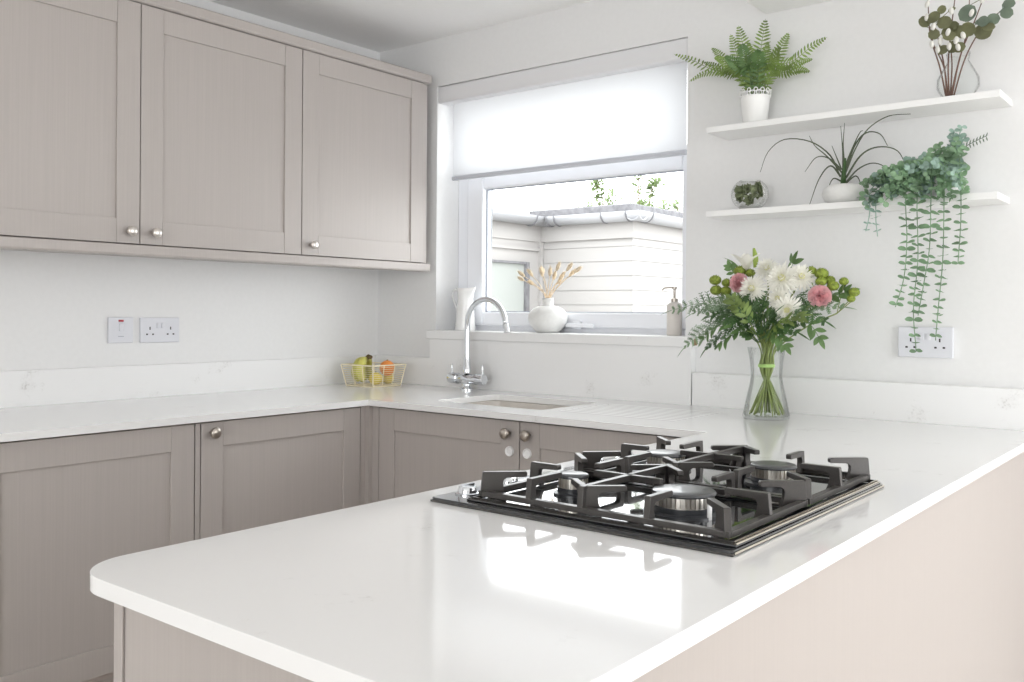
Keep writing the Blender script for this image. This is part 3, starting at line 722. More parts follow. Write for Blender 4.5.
def frond(root, tip, sag, mt, wid, parent, name='frond', nl=26, lw=.006, rise=.04):
    a, e = Vector(root), Vector(tip); mid = a.lerp(e, .5)+Vector((0, 0, sag)); P = bez([a, a.lerp(mid, .5)+Vector((0, 0, rise)), mid, mid.lerp(e, .55)+Vector((0, 0, sag*.18)), e], nl)
    mb = MB().tube(P, [.0016*(1-.7*i/len(P)) for i in range(len(P))], 5)
    L = len(P)
    up = Vector((.35, -.95, .40))
    for i in range(2, L-1):
        t = i/L; T = (P[i+1]-P[i-1]).normalized(); s = T.cross(up)
        s = s.normalized() if s.length > .05 else T.cross(Vector((0, 1, 0))).normalized(); U = s.cross(T)
        l = wid*(math.sin(PI*min(1, .12+t*.9)))**.7*(1-.35*t)
        for q in (-1, 1):
            d = (s*q+T*.45+U*.12).normalized()
            mb.leaf(P[i], d, U, l*random.uniform(.9, 1.08), lw, 3, .3, 'strap', .25)
    part(parent, mb, name, mt, smooth='all')
tips = [((1.487, -.10, 2.040), .022, .026), ((1.530, -.075, 1.950), .060, .024), ((1.600, -.06, 2.050), .02, .028), ((1.660, -.05, 2.085), .0, .034), ((1.705, -.09, 2.094), 0, .04), ((1.798, -.10, 2.094), .0, .042), ((1.850, -.05, 2.055), .01, .036), ((1.977, -.075, 2.013), .022, .030), ((1.945, -.10, 1.948), .030, .026), ((1.918, -.05, 1.926), .04, .028), ((1.567, -.05, 2.012), .022, .026), ((1.74, -.14, 2.02), .02, .036), ((1.80, -.15, 1.99), .03, .034), ((1.69, -.15, 1.985), .03, .034), ((1.86, -.13, 1.99), .03, .03), ((1.64, -.12, 2.0), .03, .03), ((1.72, -.05, 2.05), .0, .034), ((1.78, -.04, 2.04), .0, .034)]
for k, (tp_, sg, wd) in enumerate(tips):
    rt = (px+(tp_[0]-px)*.06+random.uniform(-.01, .01), py+random.uniform(-.012, .012), S1+.082)
    tp2 = (tp_[0], min(tp_[1], -.02), tp_[2])
    frond(rt, tp2, sg, M_fern if k not in (11, 12, 13) else M_ruscus, wd*1.05, pf, nl=27, lw=.0056)

# ------------------------------------------------------------------ glass globe on the lower shelf
gx_, gy_, gr = 1.742, -.078, .050
gl = thing('glass_globe', 'small clear glass globe filled with green succulent leaves on the lowest shelf', 'ornament', (gx_, gy_, S2))
g_ = MB().lathe([(.022, .001)]+[(gr*1.14*math.sin(a), gr*1.02-gr*1.02*math.cos(a)) for a in [R(24+i*8) for i in range(17)]], (gx_, gy_, S2), 36)
part(gl, g_, 'glass', M_globe, smooth='all')
su = MB()
for (cx, cz, n, r) in ((-.026, .052, 9, .031), (.026, .048, 9, .032), (.0, .026, 8, .026), (.026, .066, 6, .022), (-.032, .034, 7, .020), (-.006, .062, 7, .022)):
    for i in range(n*2):
        a = 2*PI*i/n+(.3 if i >= n else 0); el = .35 if i < n else .9
        d = Vector((math.cos(a)*math.cos(el), -.5, math.sin(a)*math.cos(el)))
        su.leaf((gx_+cx+.008, gy_-.012+.006*(i % 3), S2+cz+.006), d, (0, -1, 0), r*1.08, r*.58, 5, -.5, 'ovate', .4)
part(gl, su, 'succulent', M_succ, smooth='all', solid=.0015)
part(gl, MB().lathe([(0, .001), (.02, .001), (.032, .012), (.030, .016), (0, .017)], (gx_, gy_, S2), 24), 'gravel', M_matt)

# ------------------------------------------------------------------ grass-like plant in a round white pot
qx, qy = 2.030, -.078
gp = thing('grass_plant', 'spidery grass-like plant with long arching leaves in a round white pot', 'potted plant', (qx, qy, S2))
part(gp, MB().lathe([(0, 0), (.034, 0), (.052, .012), (.060, .030), (.056, .046), (.044, .056), (.034, .058), (.032, .055), (.03, .045), (0, .044)], (qx, qy, S2), 40), 'pot', M_matt, smooth='all')
part(gp, MB().lathe([(0, .05), (.031, .05)], (qx, qy, S2), 16), 'soil', M_soil)
part(gp, MB().tube([(qx-.002, qy, S2+.05), (qx, qy, S2+.09), (qx+.004, qy, S2+.135)], [.009, .007, .003], 8), 'stem', M_leafdark, smooth='all')
GA = [[(2.02, 1.60), (1.99, 1.665), (1.93, 1.712), (1.852, 1.727), (1.80, 1.695), (1.775, 1.635)],
      [(2.026, 1.61), (1.985, 1.66), (1.95, 1.695), (1.935, 1.725)], [(2.028, 1.62), (2.022, 1.68), (2.012, 1.752)], [(2.033, 1.62), (2.030, 1.69), (2.036, 1.752)],
      [(2.035, 1.61), (2.065, 1.68), (2.10, 1.73), (2.155, 1.758), (2.215, 1.756)], [(2.035, 1.62), (2.06, 1.69), (2.09, 1.722), (2.125, 1.715), (2.145, 1.68)],
      [(2.036, 1.595), (2.08, 1.655), (2.13, 1.673), (2.185, 1.655), (2.215, 1.595)], [(2.034, 1.58), (2.07, 1.618), (2.11, 1.632), (2.145, 1.615), (2.152, 1.575)],
      [(2.022, 1.60), (1.99, 1.635), (1.955, 1.60), (1.925, 1.525)], [(2.024, 1.62), (1.99, 1.655), (1.955, 1.66), (1.925, 1.62)],
      [(2.026, 1.585), (2.0, 1.598), (1.985, 1.585), (1.975, 1.558)], [(2.034, 1.63), (2.055, 1.68), (2.075, 1.72), (2.085, 1.726)], [(2.024, 1.62), (2.012, 1.655), (2.0, 1.69)], [(2.036, 1.58), (2.06, 1.60), (2.07, 1.585), (2.065, 1.565)]]
for k, c in enumerate(GA):
    yy = -.078; P = bez([(x, yy-(.035*math.sin(k*2.3))*(i/len(c)), z) for i, (x, z) in enumerate(c)], 20); L = len(P)
    mb = MB()
    for i, p in enumerate(P):
        wd = (.0025*(1-.75*i/L))*(1.2 if k in (8, 6, 5) else 1); T = (P[min(i+1, L-1)]-P[max(i-1, 0)]).normalized(); s = T.cross(Vector((0, 1, .3))).normalized()
        mb.v += [tuple(p-s*wd), tuple(p+Vector((0, -.0012, 0))), tuple(p+s*wd)]
    for i in range(L-1): a = i*3; mb.f += [(a, a+1, a+4, a+3), (a+1, a+2, a+5, a+4)]
    part(gp, mb, 'leaf', M_grass, smooth='all')

# ------------------------------------------------------------------ trailing eucalyptus
ex, ey = 2.300, -.082
te = thing('trailing_eucalyptus', 'trailing eucalyptus plant spilling over the right end of the lowest shelf', 'potted plant', (ex, ey, S2))
part(te, MB().lathe([(0, 0), (.04, 0), (.042, .004), (.052, .085), (.050, .088), (.046, .085), (.04, .01), (0, .008)], (ex, ey, S2), 32), 'pot', M_ceramic, smooth=True)
def pairs(P, mt, r, name='trailing_stem', step=.017, wob=.15, first=0, face=0):
    mb = MB().tube(P, .0013, 5); acc = 0; k = 0
    for i in range(1, len(P)):
        acc += (Vector(P[i])-Vector(P[i-1])).length
        if acc < step or i < first: continue
        acc = 0; k += 1; T = (Vector(P[i])-Vector(P[i-1])).normalized()
        a = k*R(90)+random.uniform(-.5, .5)
        s0 = T.orthogonal().normalized(); s = Matrix.Rotation(a, 3, T) @ s0
        rr3 = r*random.uniform(.75, 1.15)*(1-.25*i/len(P))
        for q in (-1, 1):
            d = (s*q+Vector((0, -face*.3, .25+random.uniform(-wob, wob)))).normalized()
            mb.leaf(P[i], d, Vector((.25, -.55-face, .8)), rr3*1.15, rr3*1.05, 5, .3, 'round', .12)
    part(te, mb, name, mt, smooth='all')
ST = [([(2.27, -.10, 1.605), (2.20, -.14, 1.60), (2.155, -.165, 1.53), (2.150, -.17, 1.47), (2.155, -.17, 1.415)], M_eucb, .019),
      ([(2.27, -.10, 1.60), (2.18, -.15, 1.585), (2.135, -.17, 1.54), (2.135, -.175, 1.48), (2.125, -.175, 1.43)], M_eucb, .018),
      ([(2.28, -.10, 1.61), (2.235, -.155, 1.60), (2.228, -.172, 1.52), (2.232, -.172, 1.40), (2.225, -.172, 1.30), (2.204, -.172, 1.222)], M_eucg, .023),
      ([(2.29, -.10, 1.61), (2.262, -.155, 1.60), (2.258, -.175, 1.51), (2.262, -.178, 1.35), (2.252, -.178, 1.22), (2.258, -.172, 1.105)], M_eucg, .024),
      ([(2.30, -.10, 1.61), (2.292, -.155, 1.60), (2.292, -.172, 1.51), (2.290, -.175, 1.38), (2.275, -.172, 1.28), (2.262, -.172, 1.20)], M_eucg, .023),
      ([(2.31, -.10, 1.61), (2.322, -.158, 1.60), (2.324, -.172, 1.51), (2.322, -.172, 1.35), (2.312, -.172, 1.22), (2.306, -.172, 1.135)], M_eucg, .021),
      ([(2.31, -.10, 1.61), (2.350, -.150, 1.63), (2.362, -.168, 1.56), (2.364, -.168, 1.45), (2.358, -.168, 1.335)], M_eucg, .022),
      ([(2.29, -.10, 1.60), (2.20, -.12, 1.60), (2.15, -.13, 1.56), (2.115, -.13, 1.535), (2.085, -.13, 1.530)], M_eucg, .024)]
for c, mt, r in ST: pairs(bez(c, 110), mt, r)
# crown: short upright sprays with crowded round leaves
CR_ = []
for k in range(60):
    x = 2.115+.265*((k*.618) % 1); top = 1.545+.135*min(1, max(0, (x-2.10)/.20)) if x < 2.33 else 1.69
    z = (1.50+.075*random.random()) if k % 2 else 1.56+(top-1.56)*random.random(); y = -.172 if z < 1.60 else -.13
    CR_.append(((x, y+random.uniform(-.015, .01), z), random.random() < .3 or (x > 2.33 and z > 1.64)))
CR_ += [((2.335, -.12, 1.69), 1), ((2.355, -.12, 1.70), 1), ((2.365, -.12, 1.675), 1), ((2.345, -.13, 1.66), 0)]
for e, cool in CR_:
    b = Vector((ex+(e[0]-ex)*.35, ey-.01, S2+.075)); e = Vector(e)
    pairs(bez([b, b.lerp(e, .5)+Vector((0, 0, .012)), e], 30), M_eucb if cool else M_eucg, .0175, 'crown_spray', .009, .4, 12, face=.9)
sp_ = MB().tube(bez([(2.34, -.10, 1.64), (2.37, -.10, 1.655), (2.41, -.10, 1.672)], 12), .001, 5)
for k in range(7):
    p = Vector((2.36+.008*k, -.10, 1.651+.003*k))
    for q in (-1, 1): sp_.leaf(p, (.3, -.1, q*1.0), (0, -1, 0), .012, .004, 3, .1, 'ovate')
part(te, sp_, 'thin_spray', M_eucd, smooth='all')

# ------------------------------------------------------------------ glass vase with silver dollar and willow on the middle shelf
ux, uy = 2.322, -.080
gv = MB().lathe([(0, .001), (.024, .001), (.040, .010), (.053, .035), (.052, .058), (.038, .085), (.026, .105), (.030, .125), (.029, .126), (.0245, .106), (.0365, .084), (.0505, .057), (.0505, .036), (.038, .012), (.022, .005), (0, .005)], (ux+.012, uy, S1), 36).build('glass_vase', M_sglass, smooth='all', org=(ux+.012, uy, S1))
tag(gv, 'small round clear glass vase at the right end of the middle shelf', 'vase')
def branch(P, m, rad=.0016): return MB().tube(P, [rad*(1-.5*i/len(P)) for i in range(len(P))], 6)
EU = [('eucalyptus stem with big olive leaves leaning left in the shelf vase', [(2.31, 1.785), (2.30, 1.87), (2.275, 1.935), (2.262, 1.985)], [(2.262, 1.995, .020, 0), (2.235, 1.992, .020, 0), (2.258, 1.955, .018, 0), (2.285, 1.98, .022, 0), (2.292, 1.955, .020, 0), (2.275, 2.02, .014, 0), (2.30, 2.015, .012, 0)]),
      ('eucalyptus stem with low olive leaves in the centre of the shelf vase', [(2.315, 1.785), (2.32, 1.87), (2.318, 1.92), (2.312, 1.965)], [(2.285, 1.905, .018, 0), (2.305, 1.915, .021, 0), (2.325, 1.905, .018, 0), (2.30, 1.94, .020, 0), (2.32, 1.955, .020, 0), (2.335, 1.945, .022, 0), (2.302, 1.97, .02, 0)]),
      ('eucalyptus stem with the largest grey-green leaf above the shelf vase', [(2.318, 1.785), (2.335, 1.87), (2.352, 1.93), (2.358, 1.99), (2.362, 2.05)], [(2.340, 1.995, .027, 1), (2.372, 1.968, .018, 1), (2.345, 1.95, .024, 0), (2.378, 1.94, .026, 0), (2.362, 2.05, .020, 0), (2.39, 2.025, .014, 0), (2.388, 1.965, .018, 1)]),
      ('eucalyptus stem reaching furthest right from the shelf vase', [(2.322, 1.785), (2.35, 1.88), (2.385, 1.945), (2.42, 1.985), (2.455, 2.01)], [(2.382, 1.962, .017, 1), (2.402, 1.968, .019, 1), (2.435, 1.975, .019, 1), (2.438, 2.0, .018, 1), (2.452, 2.03, .016, 0), (2.478, 2.022, .014, 1), (2.395, 1.945, .018, 0)])]
for lb, c, lv in EU:
    t = thing('eucalyptus_stem', lb, 'eucalyptus', (ux, uy, S1+.007), 'silver dollar stems in the shelf vase')
    P = bez([(x, uy-.006*(i % 3), z) for i, (x, z) in enumerate(c)], 20); part(t, branch(P, None, .0024), 'twig', M_stemd, smooth='all')
    for x, z, r, cool in lv:
        nb = min(P, key=lambda p: (p.x-x)**2+(p.z-z)**2); yy = uy-.03-random.random()*.03
        x += .024; c0 = Vector((x, yy, z)); d = (c0-nb); L = max(d.length, .004); mb = MB()
        d = Vector((d.x, 0, d.z)).normalized() if Vector((d.x, 0, d.z)).length > 1e-3 else Vector((0, 0, 1))
        mb.tube([nb, c0-d*r*.83], .0009, 4)
        mb.leaf(c0-d*r*.85, d, Vector((random.uniform(-.9, .9), -1, random.uniform(-.5, .9))), r*1.75, r*1.5, 7, random.uniform(-.2, .3), 'round', .12)
        part(t, mb, 'leaf', M_eucd if cool else M_euco, smooth='all')
WI = [('willow twig furthest left in the shelf vase with fuzzy catkins', [(2.308, 1.785), (2.292, 1.87), (2.268, 1.96), (2.262, 2.06)], [(2.263, 2.035), (2.262, 2.0), (2.275, 1.925)]),
      ('willow twig left of centre in the shelf vase with low catkins', [(2.31, 1.785), (2.303, 1.87), (2.285, 1.96), (2.278, 1.985)], [(2.279, 1.972), (2.29, 1.908), (2.296, 1.93)]),
      ('upright willow twig in the middle of the shelf vase', [(2.315, 1.785), (2.313, 1.88), (2.322, 1.98), (2.333, 2.07)], [(2.33, 2.05), (2.315, 1.95), (2.318, 1.912), (2.323, 2.005)]),
      ('willow twig leaning right in the shelf vase with a tall top', [(2.318, 1.785), (2.345, 1.90), (2.375, 1.97), (2.402, 2.04)], [(2.372, 1.99), (2.352, 1.935), (2.398, 2.02), (2.335, 1.925), (2.34, 1.906)])]
for lb, c, ck in WI:
    t = thing('willow_twig', lb, 'willow twig', (ux, uy, S1+.007), 'pussy willow twigs in the shelf vase')
    P = bez([(x, uy-.012-.004*i, z) for i, (x, z) in enumerate(c)], 20); part(t, branch(P, None, .0026), 'twig', M_stemd, smooth='all')
    for x, z in ck:
        part(t, MB().blob((x+.006, uy-.055, z), 1, 10, 8, (.0062, .0062, .0105), Matrix.Rotation(random.uniform(-.35, .35), 3, 'Y')), 'catkin', M_catkin, smooth='all')

# ------------------------------------------------------------------ bouquet in a flared glass vase
VX, VY = 1.868, -.235
gv = thing('flower_vase', 'flared clear glass vase of water holding the bouquet behind the hob', 'vase', (VX, VY, WT))
gp_ = [(0, .0006), (.060, .0006), (.0655, .004), (.066, .012), (.056, .060), (.046, .105), (.0435, .125), (.046, .160), (.053, .203), (.0545, .205), (.052, .204)]
part(gv, MB().lathe(gp_+[(.0445, .160), (.042, .125), (.0445, .105), (.0545, .060), (.064, .014), (.060, .009), (0, .009)], (VX, VY, WT), 48), 'glass', M_vglass, smooth='all')
part(gv, MB().lathe([(0, .0095), (.0595, .0095), (.0635, .014), (.054, .060), (.0440, .105), (.0415, .122), (0, .122)], (VX, VY, WT), 40), 'water', M_water, smooth=True)
part(gv, MB().lathe([(.0225, .148), (.024, .150), (.024, .156), (.0225, .158), (.021, .156), (.021, .150)], (VX, VY, WT), 24), 'green_tie', mat('green_tie', (170, 205, 120), .4), smooth=True)
def stemto(t, head, rad=.0030, k=0, mt=None):
    """stem from the flared foot of the vase through the tie at its waist up to the head"""
    h = Vector(head); a = math.atan2(h.y-VY, h.x-VX)+PI+random.uniform(-.7, .7); r = random.uniform(.030, .055)
    foot = Vector((VX+r*math.cos(a), VY+r*math.sin(a), WT+.014)); b = random.uniform(.004, .021)
    waist = Vector((VX-b*math.cos(a), VY-b*math.sin(a), WT+.150)); rim_ = Vector((VX+(h.x-VX)*.17, VY+(h.y-VY)*.17, WT+.205))
    P = bez([foot, foot.lerp(waist, .5), waist, rim_, rim_.lerp(h, .5)+Vector((0, 0, .012)), h], 30)
    part(t, MB().tube(P, rad, 7), 'stem', mt or M_stem, smooth='all'); return P
def mum(lb, c, r, d):
    t = thing('chrysanthemum', lb, 'chrysanthemum', (VX, VY, WT+.012), 'white chrysanthemums in the bouquet')
    c = Vector(c); d = Vector(d).normalized(); stemto(t, c-d*r*.3)
    q = d.to_track_quat('Z', 'Y').to_matrix(); mb = MB()
    for ring, (el, n, l) in enumerate(((-.25, 26, 1.05), (.0, 28, 1.08), (.28, 28, 1.0), (.55, 24, .88), (.85, 18, .66), (1.15, 12, .45))):
        for i in range(n):
            a = 2*PI*(i+.5*(ring % 2))/n+random.uniform(-.08, .08); e2 = el+random.uniform(-.1, .1)
            dd = q @ Vector((math.cos(a)*math.cos(e2), math.sin(a)*math.cos(e2), math.sin(e2)))
            up = q @ Vector((-math.cos(a)*math.sin(e2), -math.sin(a)*math.sin(e2), math.cos(e2)))
            mb.leaf(c+dd*r*.08, dd, up, r*l*random.uniform(.85, 1.1), r*.15, 4, -.5 if el > .3 else .25, 'petal', .5)
    h = part(t, mb, 'flower_head', M_mum, smooth='all')
    part(t, MB().blob(c+d*r*.16, r*.24, 12, 8), 'flower_centre', M_mumc, smooth='all')
mum('large white chrysanthemum highest in the middle of the bouquet, right of the lily', (1.925, -.265, 1.300), .047, (.1, -1, .45))
mum('white chrysanthemum beside the left pink carnation', (1.846, -.285, 1.272), .040, (-.15, -1, .3))
mum('white chrysanthemum at the back above the other flowers, below the lily', (1.868, -.235, 1.330), .036, (-.1, -.7, .8))
mum('lowest white chrysanthemum, drooping at the front right of the bouquet', (1.952, -.295, 1.213), .040, (.3, -1, -.15))
mum('white chrysanthemum leaning right towards the green buttons', (1.972, -.245, 1.305), .038, (.6, -.8, .4))
mum('small white chrysanthemum tucked between the large one and the lowest one', (1.922, -.285, 1.246), .030, (-.1, -1, 0))
def carnation(lb, c, r, d):
    t = thing('carnation', lb, 'carnation', (VX, VY, WT+.012), 'pink carnations in the bouquet')
    c = Vector(c); d = Vector(d).normalized(); stemto(t, c-d*r*.9)
    q = d.to_track_quat('Z', 'Y').to_matrix(); mb = MB()
    for ring, (el, n, l) in enumerate(((-.1, 8, 1.05), (.3, 8, 1), (.65, 7, .92), (1.0, 6, .82), (1.3, 4, .72))):
        for i in range(n):
            a = 2*PI*(i+.37*ring)/n; dd = Vector((math.cos(a)*math.cos(el), math.sin(a)*math.cos(el), math.sin(el)))
            sd = Vector((-math.sin(a), math.cos(a), 0)); up = dd.cross(sd)*-1
            o = len(mb.v); K = 7
            for jj in range(4):
                tt = jj/3
                for ii in range(K):
                    s_2 = (ii/(K-1)-.5)*2; w2 = r*.55*(.2+.8*tt); wv_ = (.17*r*tt)*math.sin(ii*2.4+i*1.7+ring)+random.uniform(-.05, .05)*r*tt
                    p = dd*(r*l*tt*(1-.12*abs(s_2)))+sd*(s_2*w2)+up*wv_
                    mb.v.append(tuple(c+q @ (p-Vector((0, 0, r*.3)))))
            for jj in range(3):
                for ii in range(K-1): b = o+jj*K+ii; mb.f.append((b, b+1, b+K+1, b+K))
    part(t, mb, 'flower_head', M_pink, smooth='all')
    cx_ = MB().lathe([(.003, -.02), (.007, -.012), (.008, 0), (.006, .004)], (0, 0, 0), 10)
    cx_.v = [tuple(c-d*r*.35+q @ Vector(v)) for v in cx_.v]
    part(t, cx_, 'calyx', M_stem, smooth='all')
carnation('pink carnation on the left of the bouquet', (1.793, -.275, 1.293), .028, (-.3, -1, .3))
carnation('pink carnation on the right of the bouquet beside the green buttons', (2.034, -.27, 1.252), .031, (.4, -1, .2))
# green button sprays
BS = [('green button flower spray at the left edge of the bouquet', [(1.713, -.25, 1.300, .017), (1.716, -.25, 1.270, .017), (1.748, -.25, 1.268, .015), (1.742, -.235, 1.292, .014)]),
      ('green button flower spray behind the left pink carnation', [(1.780, -.225, 1.326, .018), (1.812, -.225, 1.320, .014)]),
      ('green button flower spray right of the highest chrysanthemum', [(1.990, -.22, 1.320, .017), (2.020, -.22, 1.314, .018), (2.024, -.235, 1.292, .015), (2.054, -.225, 1.280, .016), (2.040, -.21, 1.296, .014)]),
      ('green button flower spray furthest right in the bouquet', [(2.080, -.215, 1.292, .0125), (2.108, -.215, 1.262, .0145), (2.103, -.225, 1.244, .0115)])]
for lb, hs in BS:
    t = thing('button_flower_spray', lb, 'green flowers', (VX, VY, WT+.012), 'green button sprays in the bouquet')
    j0 = Vector((sum(h[0] for h in hs)/len(hs), sum(h[1] for h in hs)/len(hs), min(h[2] for h in hs)-.04)); j0.x = VX+(j0.x-VX)*.85
    stemto(t, j0, .002)
    for x, y, z, r in hs:
        hd = MB().blob((x, y, z), r, 16, 10, (1.05, 1.05, .85))
        for k in range(110):
            u = random.uniform(-.8, 1); a = random.uniform(0, 2*PI); dd = Vector((math.sqrt(1-u*u)*math.cos(a), math.sqrt(1-u*u)*math.sin(a), u*.85))
            hd.leaf(Vector((x, y, z))+dd*r*.9, (dd+Vector((0, 0, .5))).normalized(), dd, r*.28, r*.2, 2, 0, 'petal', .3)
        part(t, hd, 'button_head', M_button, smooth='all')
        part(t, MB().tube(bez([j0, j0.lerp(Vector((x, y, z)), .5)+Vector((0, 0, -.004)), (x, y, z-r*.7)], 8), .0013, 6), 'side_stem', M_stem, smooth='all')
# white lily with a green bud
t = thing('lily', 'white lily with a green bud rising at the top left of the bouquet', 'lily', (VX, VY, WT+.012))
stemto(t, (1.815, -.225, 1.325), .0028)
lm = MB(); lc_ = Vector((1.800, -.225, 1.325))
for i in range(6):
    a = 2*PI*i/6; d = Vector((math.cos(a)*.5, math.sin(a)*.5-.1, 1)); lm.leaf(lc_, d, Vector((-math.cos(a), -math.sin(a), .4)), .072, .036, 7, .5, 'ovate', .35)
part(t, lm, 'flower_head', M_mum, smooth='all')
part(t, MB().tube(bez([(1.825, -.225, 1.335), (1.828, -.225, 1.36), (1.822, -.225, 1.392)], 9), [.004, .007, .0085, .0085, .0075, .0065, .005, .003, .001][:9] if False else [.0035+.005*math.sin(PI*i/8) for i in range(len(bez([(1.825, -.225, 1.335), (1.828, -.225, 1.36), (1.822, -.225, 1.392)], 9)))], 8), 'bud', M_bud, smooth='all')
t = thing('flower_bud', 'single round cream bud low at the front of the bouquet above the vase rim', 'flower bud', (VX, VY, WT+.012))
stemto(t, (1.923, -.300, 1.127), .0015); part(t, MB().blob((1.925, -.302, 1.133), .0085, 12, 8, (1, 1, .95)), 'bud', M_mumc, smooth='all')
# greenery: sprays with side leaves
def spray(name, lb, cat, grp, pts, mt, wid, lw, nl=20, shape='ovate', seg2=False, curl=.25, t0=.25):
    t = thing(name, lb, cat, (VX, VY, WT+.012), grp); P0 = Vector(pts[0])
    st = stemto(t, P0, .0018); P = bez(pts, nl); L = len(P); mb = MB().tube(P, [.0016*(1-.6*i/L) for i in range(L)], 5)
    for i in range(max(1, int(L*t0*.5)), L):
        tt = i/L; T = (P[min(i+1, L-1)]-P[i-1]).normalized(); s = T.cross(Vector((0, -.65, .8))).normalized(); U = s.cross(T)
        l = wid*math.sin(PI*min(1, .25+.75*tt))**.6*(1-.3*tt) if seg2 else wid*random.uniform(.8, 1.15)*(1-.25*tt)
        for q in (-1, 1):
            d = (s*q+T*(.75 if not seg2 else .55)+U*random.uniform(-.45, .5)).normalized()
            if seg2:     # leatherleaf: pinnae that carry their own small lobes
                sd = (d.cross(U)).normalized(); m2 = 4
                for k in range(m2):
                    u = (k+.4)/m2; p = P[i]+d*l*u
                    for q2 in (-1, 1): mb.leaf(p, (sd*q2+d*1.0).normalized(), U, l*.30*(1-.5*u)+.003, lw*.85, 2, .2, 'ovate', .2)
                mb.leaf(P[i], d, U, l, lw*.8, 3, .2, 'strap')
            else: mb.leaf(P[i], d, U, l, lw, 5, curl, shape, .22)
    mb.leaf(P[-1], (P[-1]-P[-2]), Vector((0, -.6, .8)), wid*.9, lw, 5, curl, shape, .2)
    part(t, mb, 'leaves', mt, smooth='all')
g1 = 'leatherleaf fern sprays in the bouquet'
spray('fern_spray', 'longest fern spray of the bouquet, reaching left to the window sill', 'fern', g1, [(1.845, -.25, 1.16), (1.78, -.27, 1.215), (1.70, -.29, 1.232), (1.605, -.30, 1.212)], M_greyleaf, .058, .0055, 17, seg2=True)
spray('fern_spray', 'fern spray drooping to the lower left of the bouquet', 'fern', g1, [(1.84, -.26, 1.15), (1.77, -.30, 1.185), (1.71, -.32, 1.155), (1.66, -.33, 1.105)], M_greyleaf, .050, .0055, 15, seg2=True)
spray('fern_spray', 'dark fern spray hanging over the vase rim on the left', 'fern', g1, [(1.855, -.27, 1.14), (1.80, -.31, 1.165), (1.755, -.32, 1.135), (1.73, -.33, 1.105)], M_leafdark, .045, .0065, 10, seg2=True)
spray('fern_spray', 'dark fern spray in the centre of the bouquet under the chrysanthemums', 'fern', g1, [(1.88, -.26, 1.14), (1.87, -.30, 1.19), (1.85, -.31, 1.22), (1.83, -.31, 1.235)], M_leafdark, .062, .008, 10, seg2=True)
spray('fern_spray', 'dark fern spray right of centre above the vase rim', 'fern', g1, [(1.89, -.26, 1.13), (1.92, -.31, 1.17), (1.95, -.32, 1.17), (1.985, -.32, 1.155)], M_leafdark, .055, .007, 10, seg2=True)
spray('fern_spray', 'fern spray reaching right below the right pink carnation', 'fern', g1, [(1.89, -.25, 1.16), (1.96, -.27, 1.215), (2.02, -.27, 1.225), (2.09, -.27, 1.222)], M_greyleaf, .050, .006, 14, seg2=True)
spray('fern_spray', 'fern spray filling the back of the bouquet behind the carnations', 'fern', g1, [(1.87, -.20, 1.17), (1.90, -.18, 1.23), (1.97, -.18, 1.26), (2.06, -.19, 1.27)], M_leafdark, .055, .007, 11, seg2=True)
spray('fern_spray', 'fern spray behind the left chrysanthemum', 'fern', g1, [(1.865, -.21, 1.17), (1.83, -.20, 1.23), (1.79, -.20, 1.25), (1.72, -.21, 1.25)], M_leafdark, .052, .007, 11, seg2=True)
spray('fern_spray', 'fern spray sweeping out left just under the left green buttons', 'fern', g1, [(1.855, -.25, 1.16), (1.80, -.285, 1.215), (1.74, -.30, 1.228), (1.675, -.30, 1.205)], M_greyleaf, .050, .006, 15, seg2=True)
spray('fern_spray', 'fern spray between the left chrysanthemum and the vase rim', 'fern', g1, [(1.865, -.27, 1.13), (1.83, -.32, 1.185), (1.795, -.33, 1.20), (1.755, -.335, 1.195)], M_leafdark, .050, .0075, 11, seg2=True)
spray('fern_spray', 'fern spray between the lowest chrysanthemum and the vase rim', 'fern', g1, [(1.885, -.27, 1.13), (1.90, -.32, 1.165), (1.915, -.33, 1.185), (1.93, -.335, 1.20)], M_leafdark, .050, .0075, 9, seg2=True)
spray('fern_spray', 'fern spray under the right pink carnation, tip turned down', 'fern', g1, [(1.89, -.27, 1.14), (1.96, -.30, 1.20), (2.01, -.30, 1.205), (2.055, -.30, 1.185)], M_leafdark, .046, .007, 10, seg2=True)
g2 = 'ruscus leaf sprays in the bouquet'
spray('ruscus_spray', 'pointed dark leaves standing up above the highest chrysanthemum', 'leaf spray', g2, [(1.90, -.21, 1.24), (1.92, -.21, 1.30), (1.935, -.215, 1.345)], M_ruscus, .044, .018, 5)
spray('ruscus_spray', 'leaf spray reaching down to the lower right of the bouquet', 'leaf spray', g2, [(1.90, -.27, 1.14), (1.96, -.28, 1.178), (2.01, -.28, 1.175), (2.035, -.28, 1.14)], M_ruscus, .042, .016, 8)
spray('ruscus_spray', 'broad-leaved spray right of the right pink carnation', 'leaf spray', g2, [(1.92, -.23, 1.19), (1.99, -.22, 1.23), (2.05, -.22, 1.25), (2.085, -.22, 1.262)], M_ruscus, .046, .022, 7)
spray('ruscus_spray', 'small dark leaves on a stem above the left green buttons', 'leaf spray', g2, [(1.84, -.21, 1.24), (1.79, -.21, 1.295), (1.755, -.215, 1.322), (1.745, -.215, 1.338)], M_ruscus, .030, .014, 5, t0=.9)
spray('ruscus_spray', 'pale leafy sprig in front of the bouquet under the left chrysanthemum', 'leaf spray', g2, [(1.87, -.28, 1.12), (1.862, -.34, 1.18), (1.84, -.345, 1.215), (1.815, -.345, 1.238)], M_fern, .040, .014, 9)
spray('ruscus_spray', 'pale leafy sprig in front of the bouquet right of the cream bud', 'leaf spray', g2, [(1.885, -.28, 1.12), (1.93, -.335, 1.165), (1.97, -.34, 1.185), (2.005, -.335, 1.195)], M_fern, .038, .013, 9)
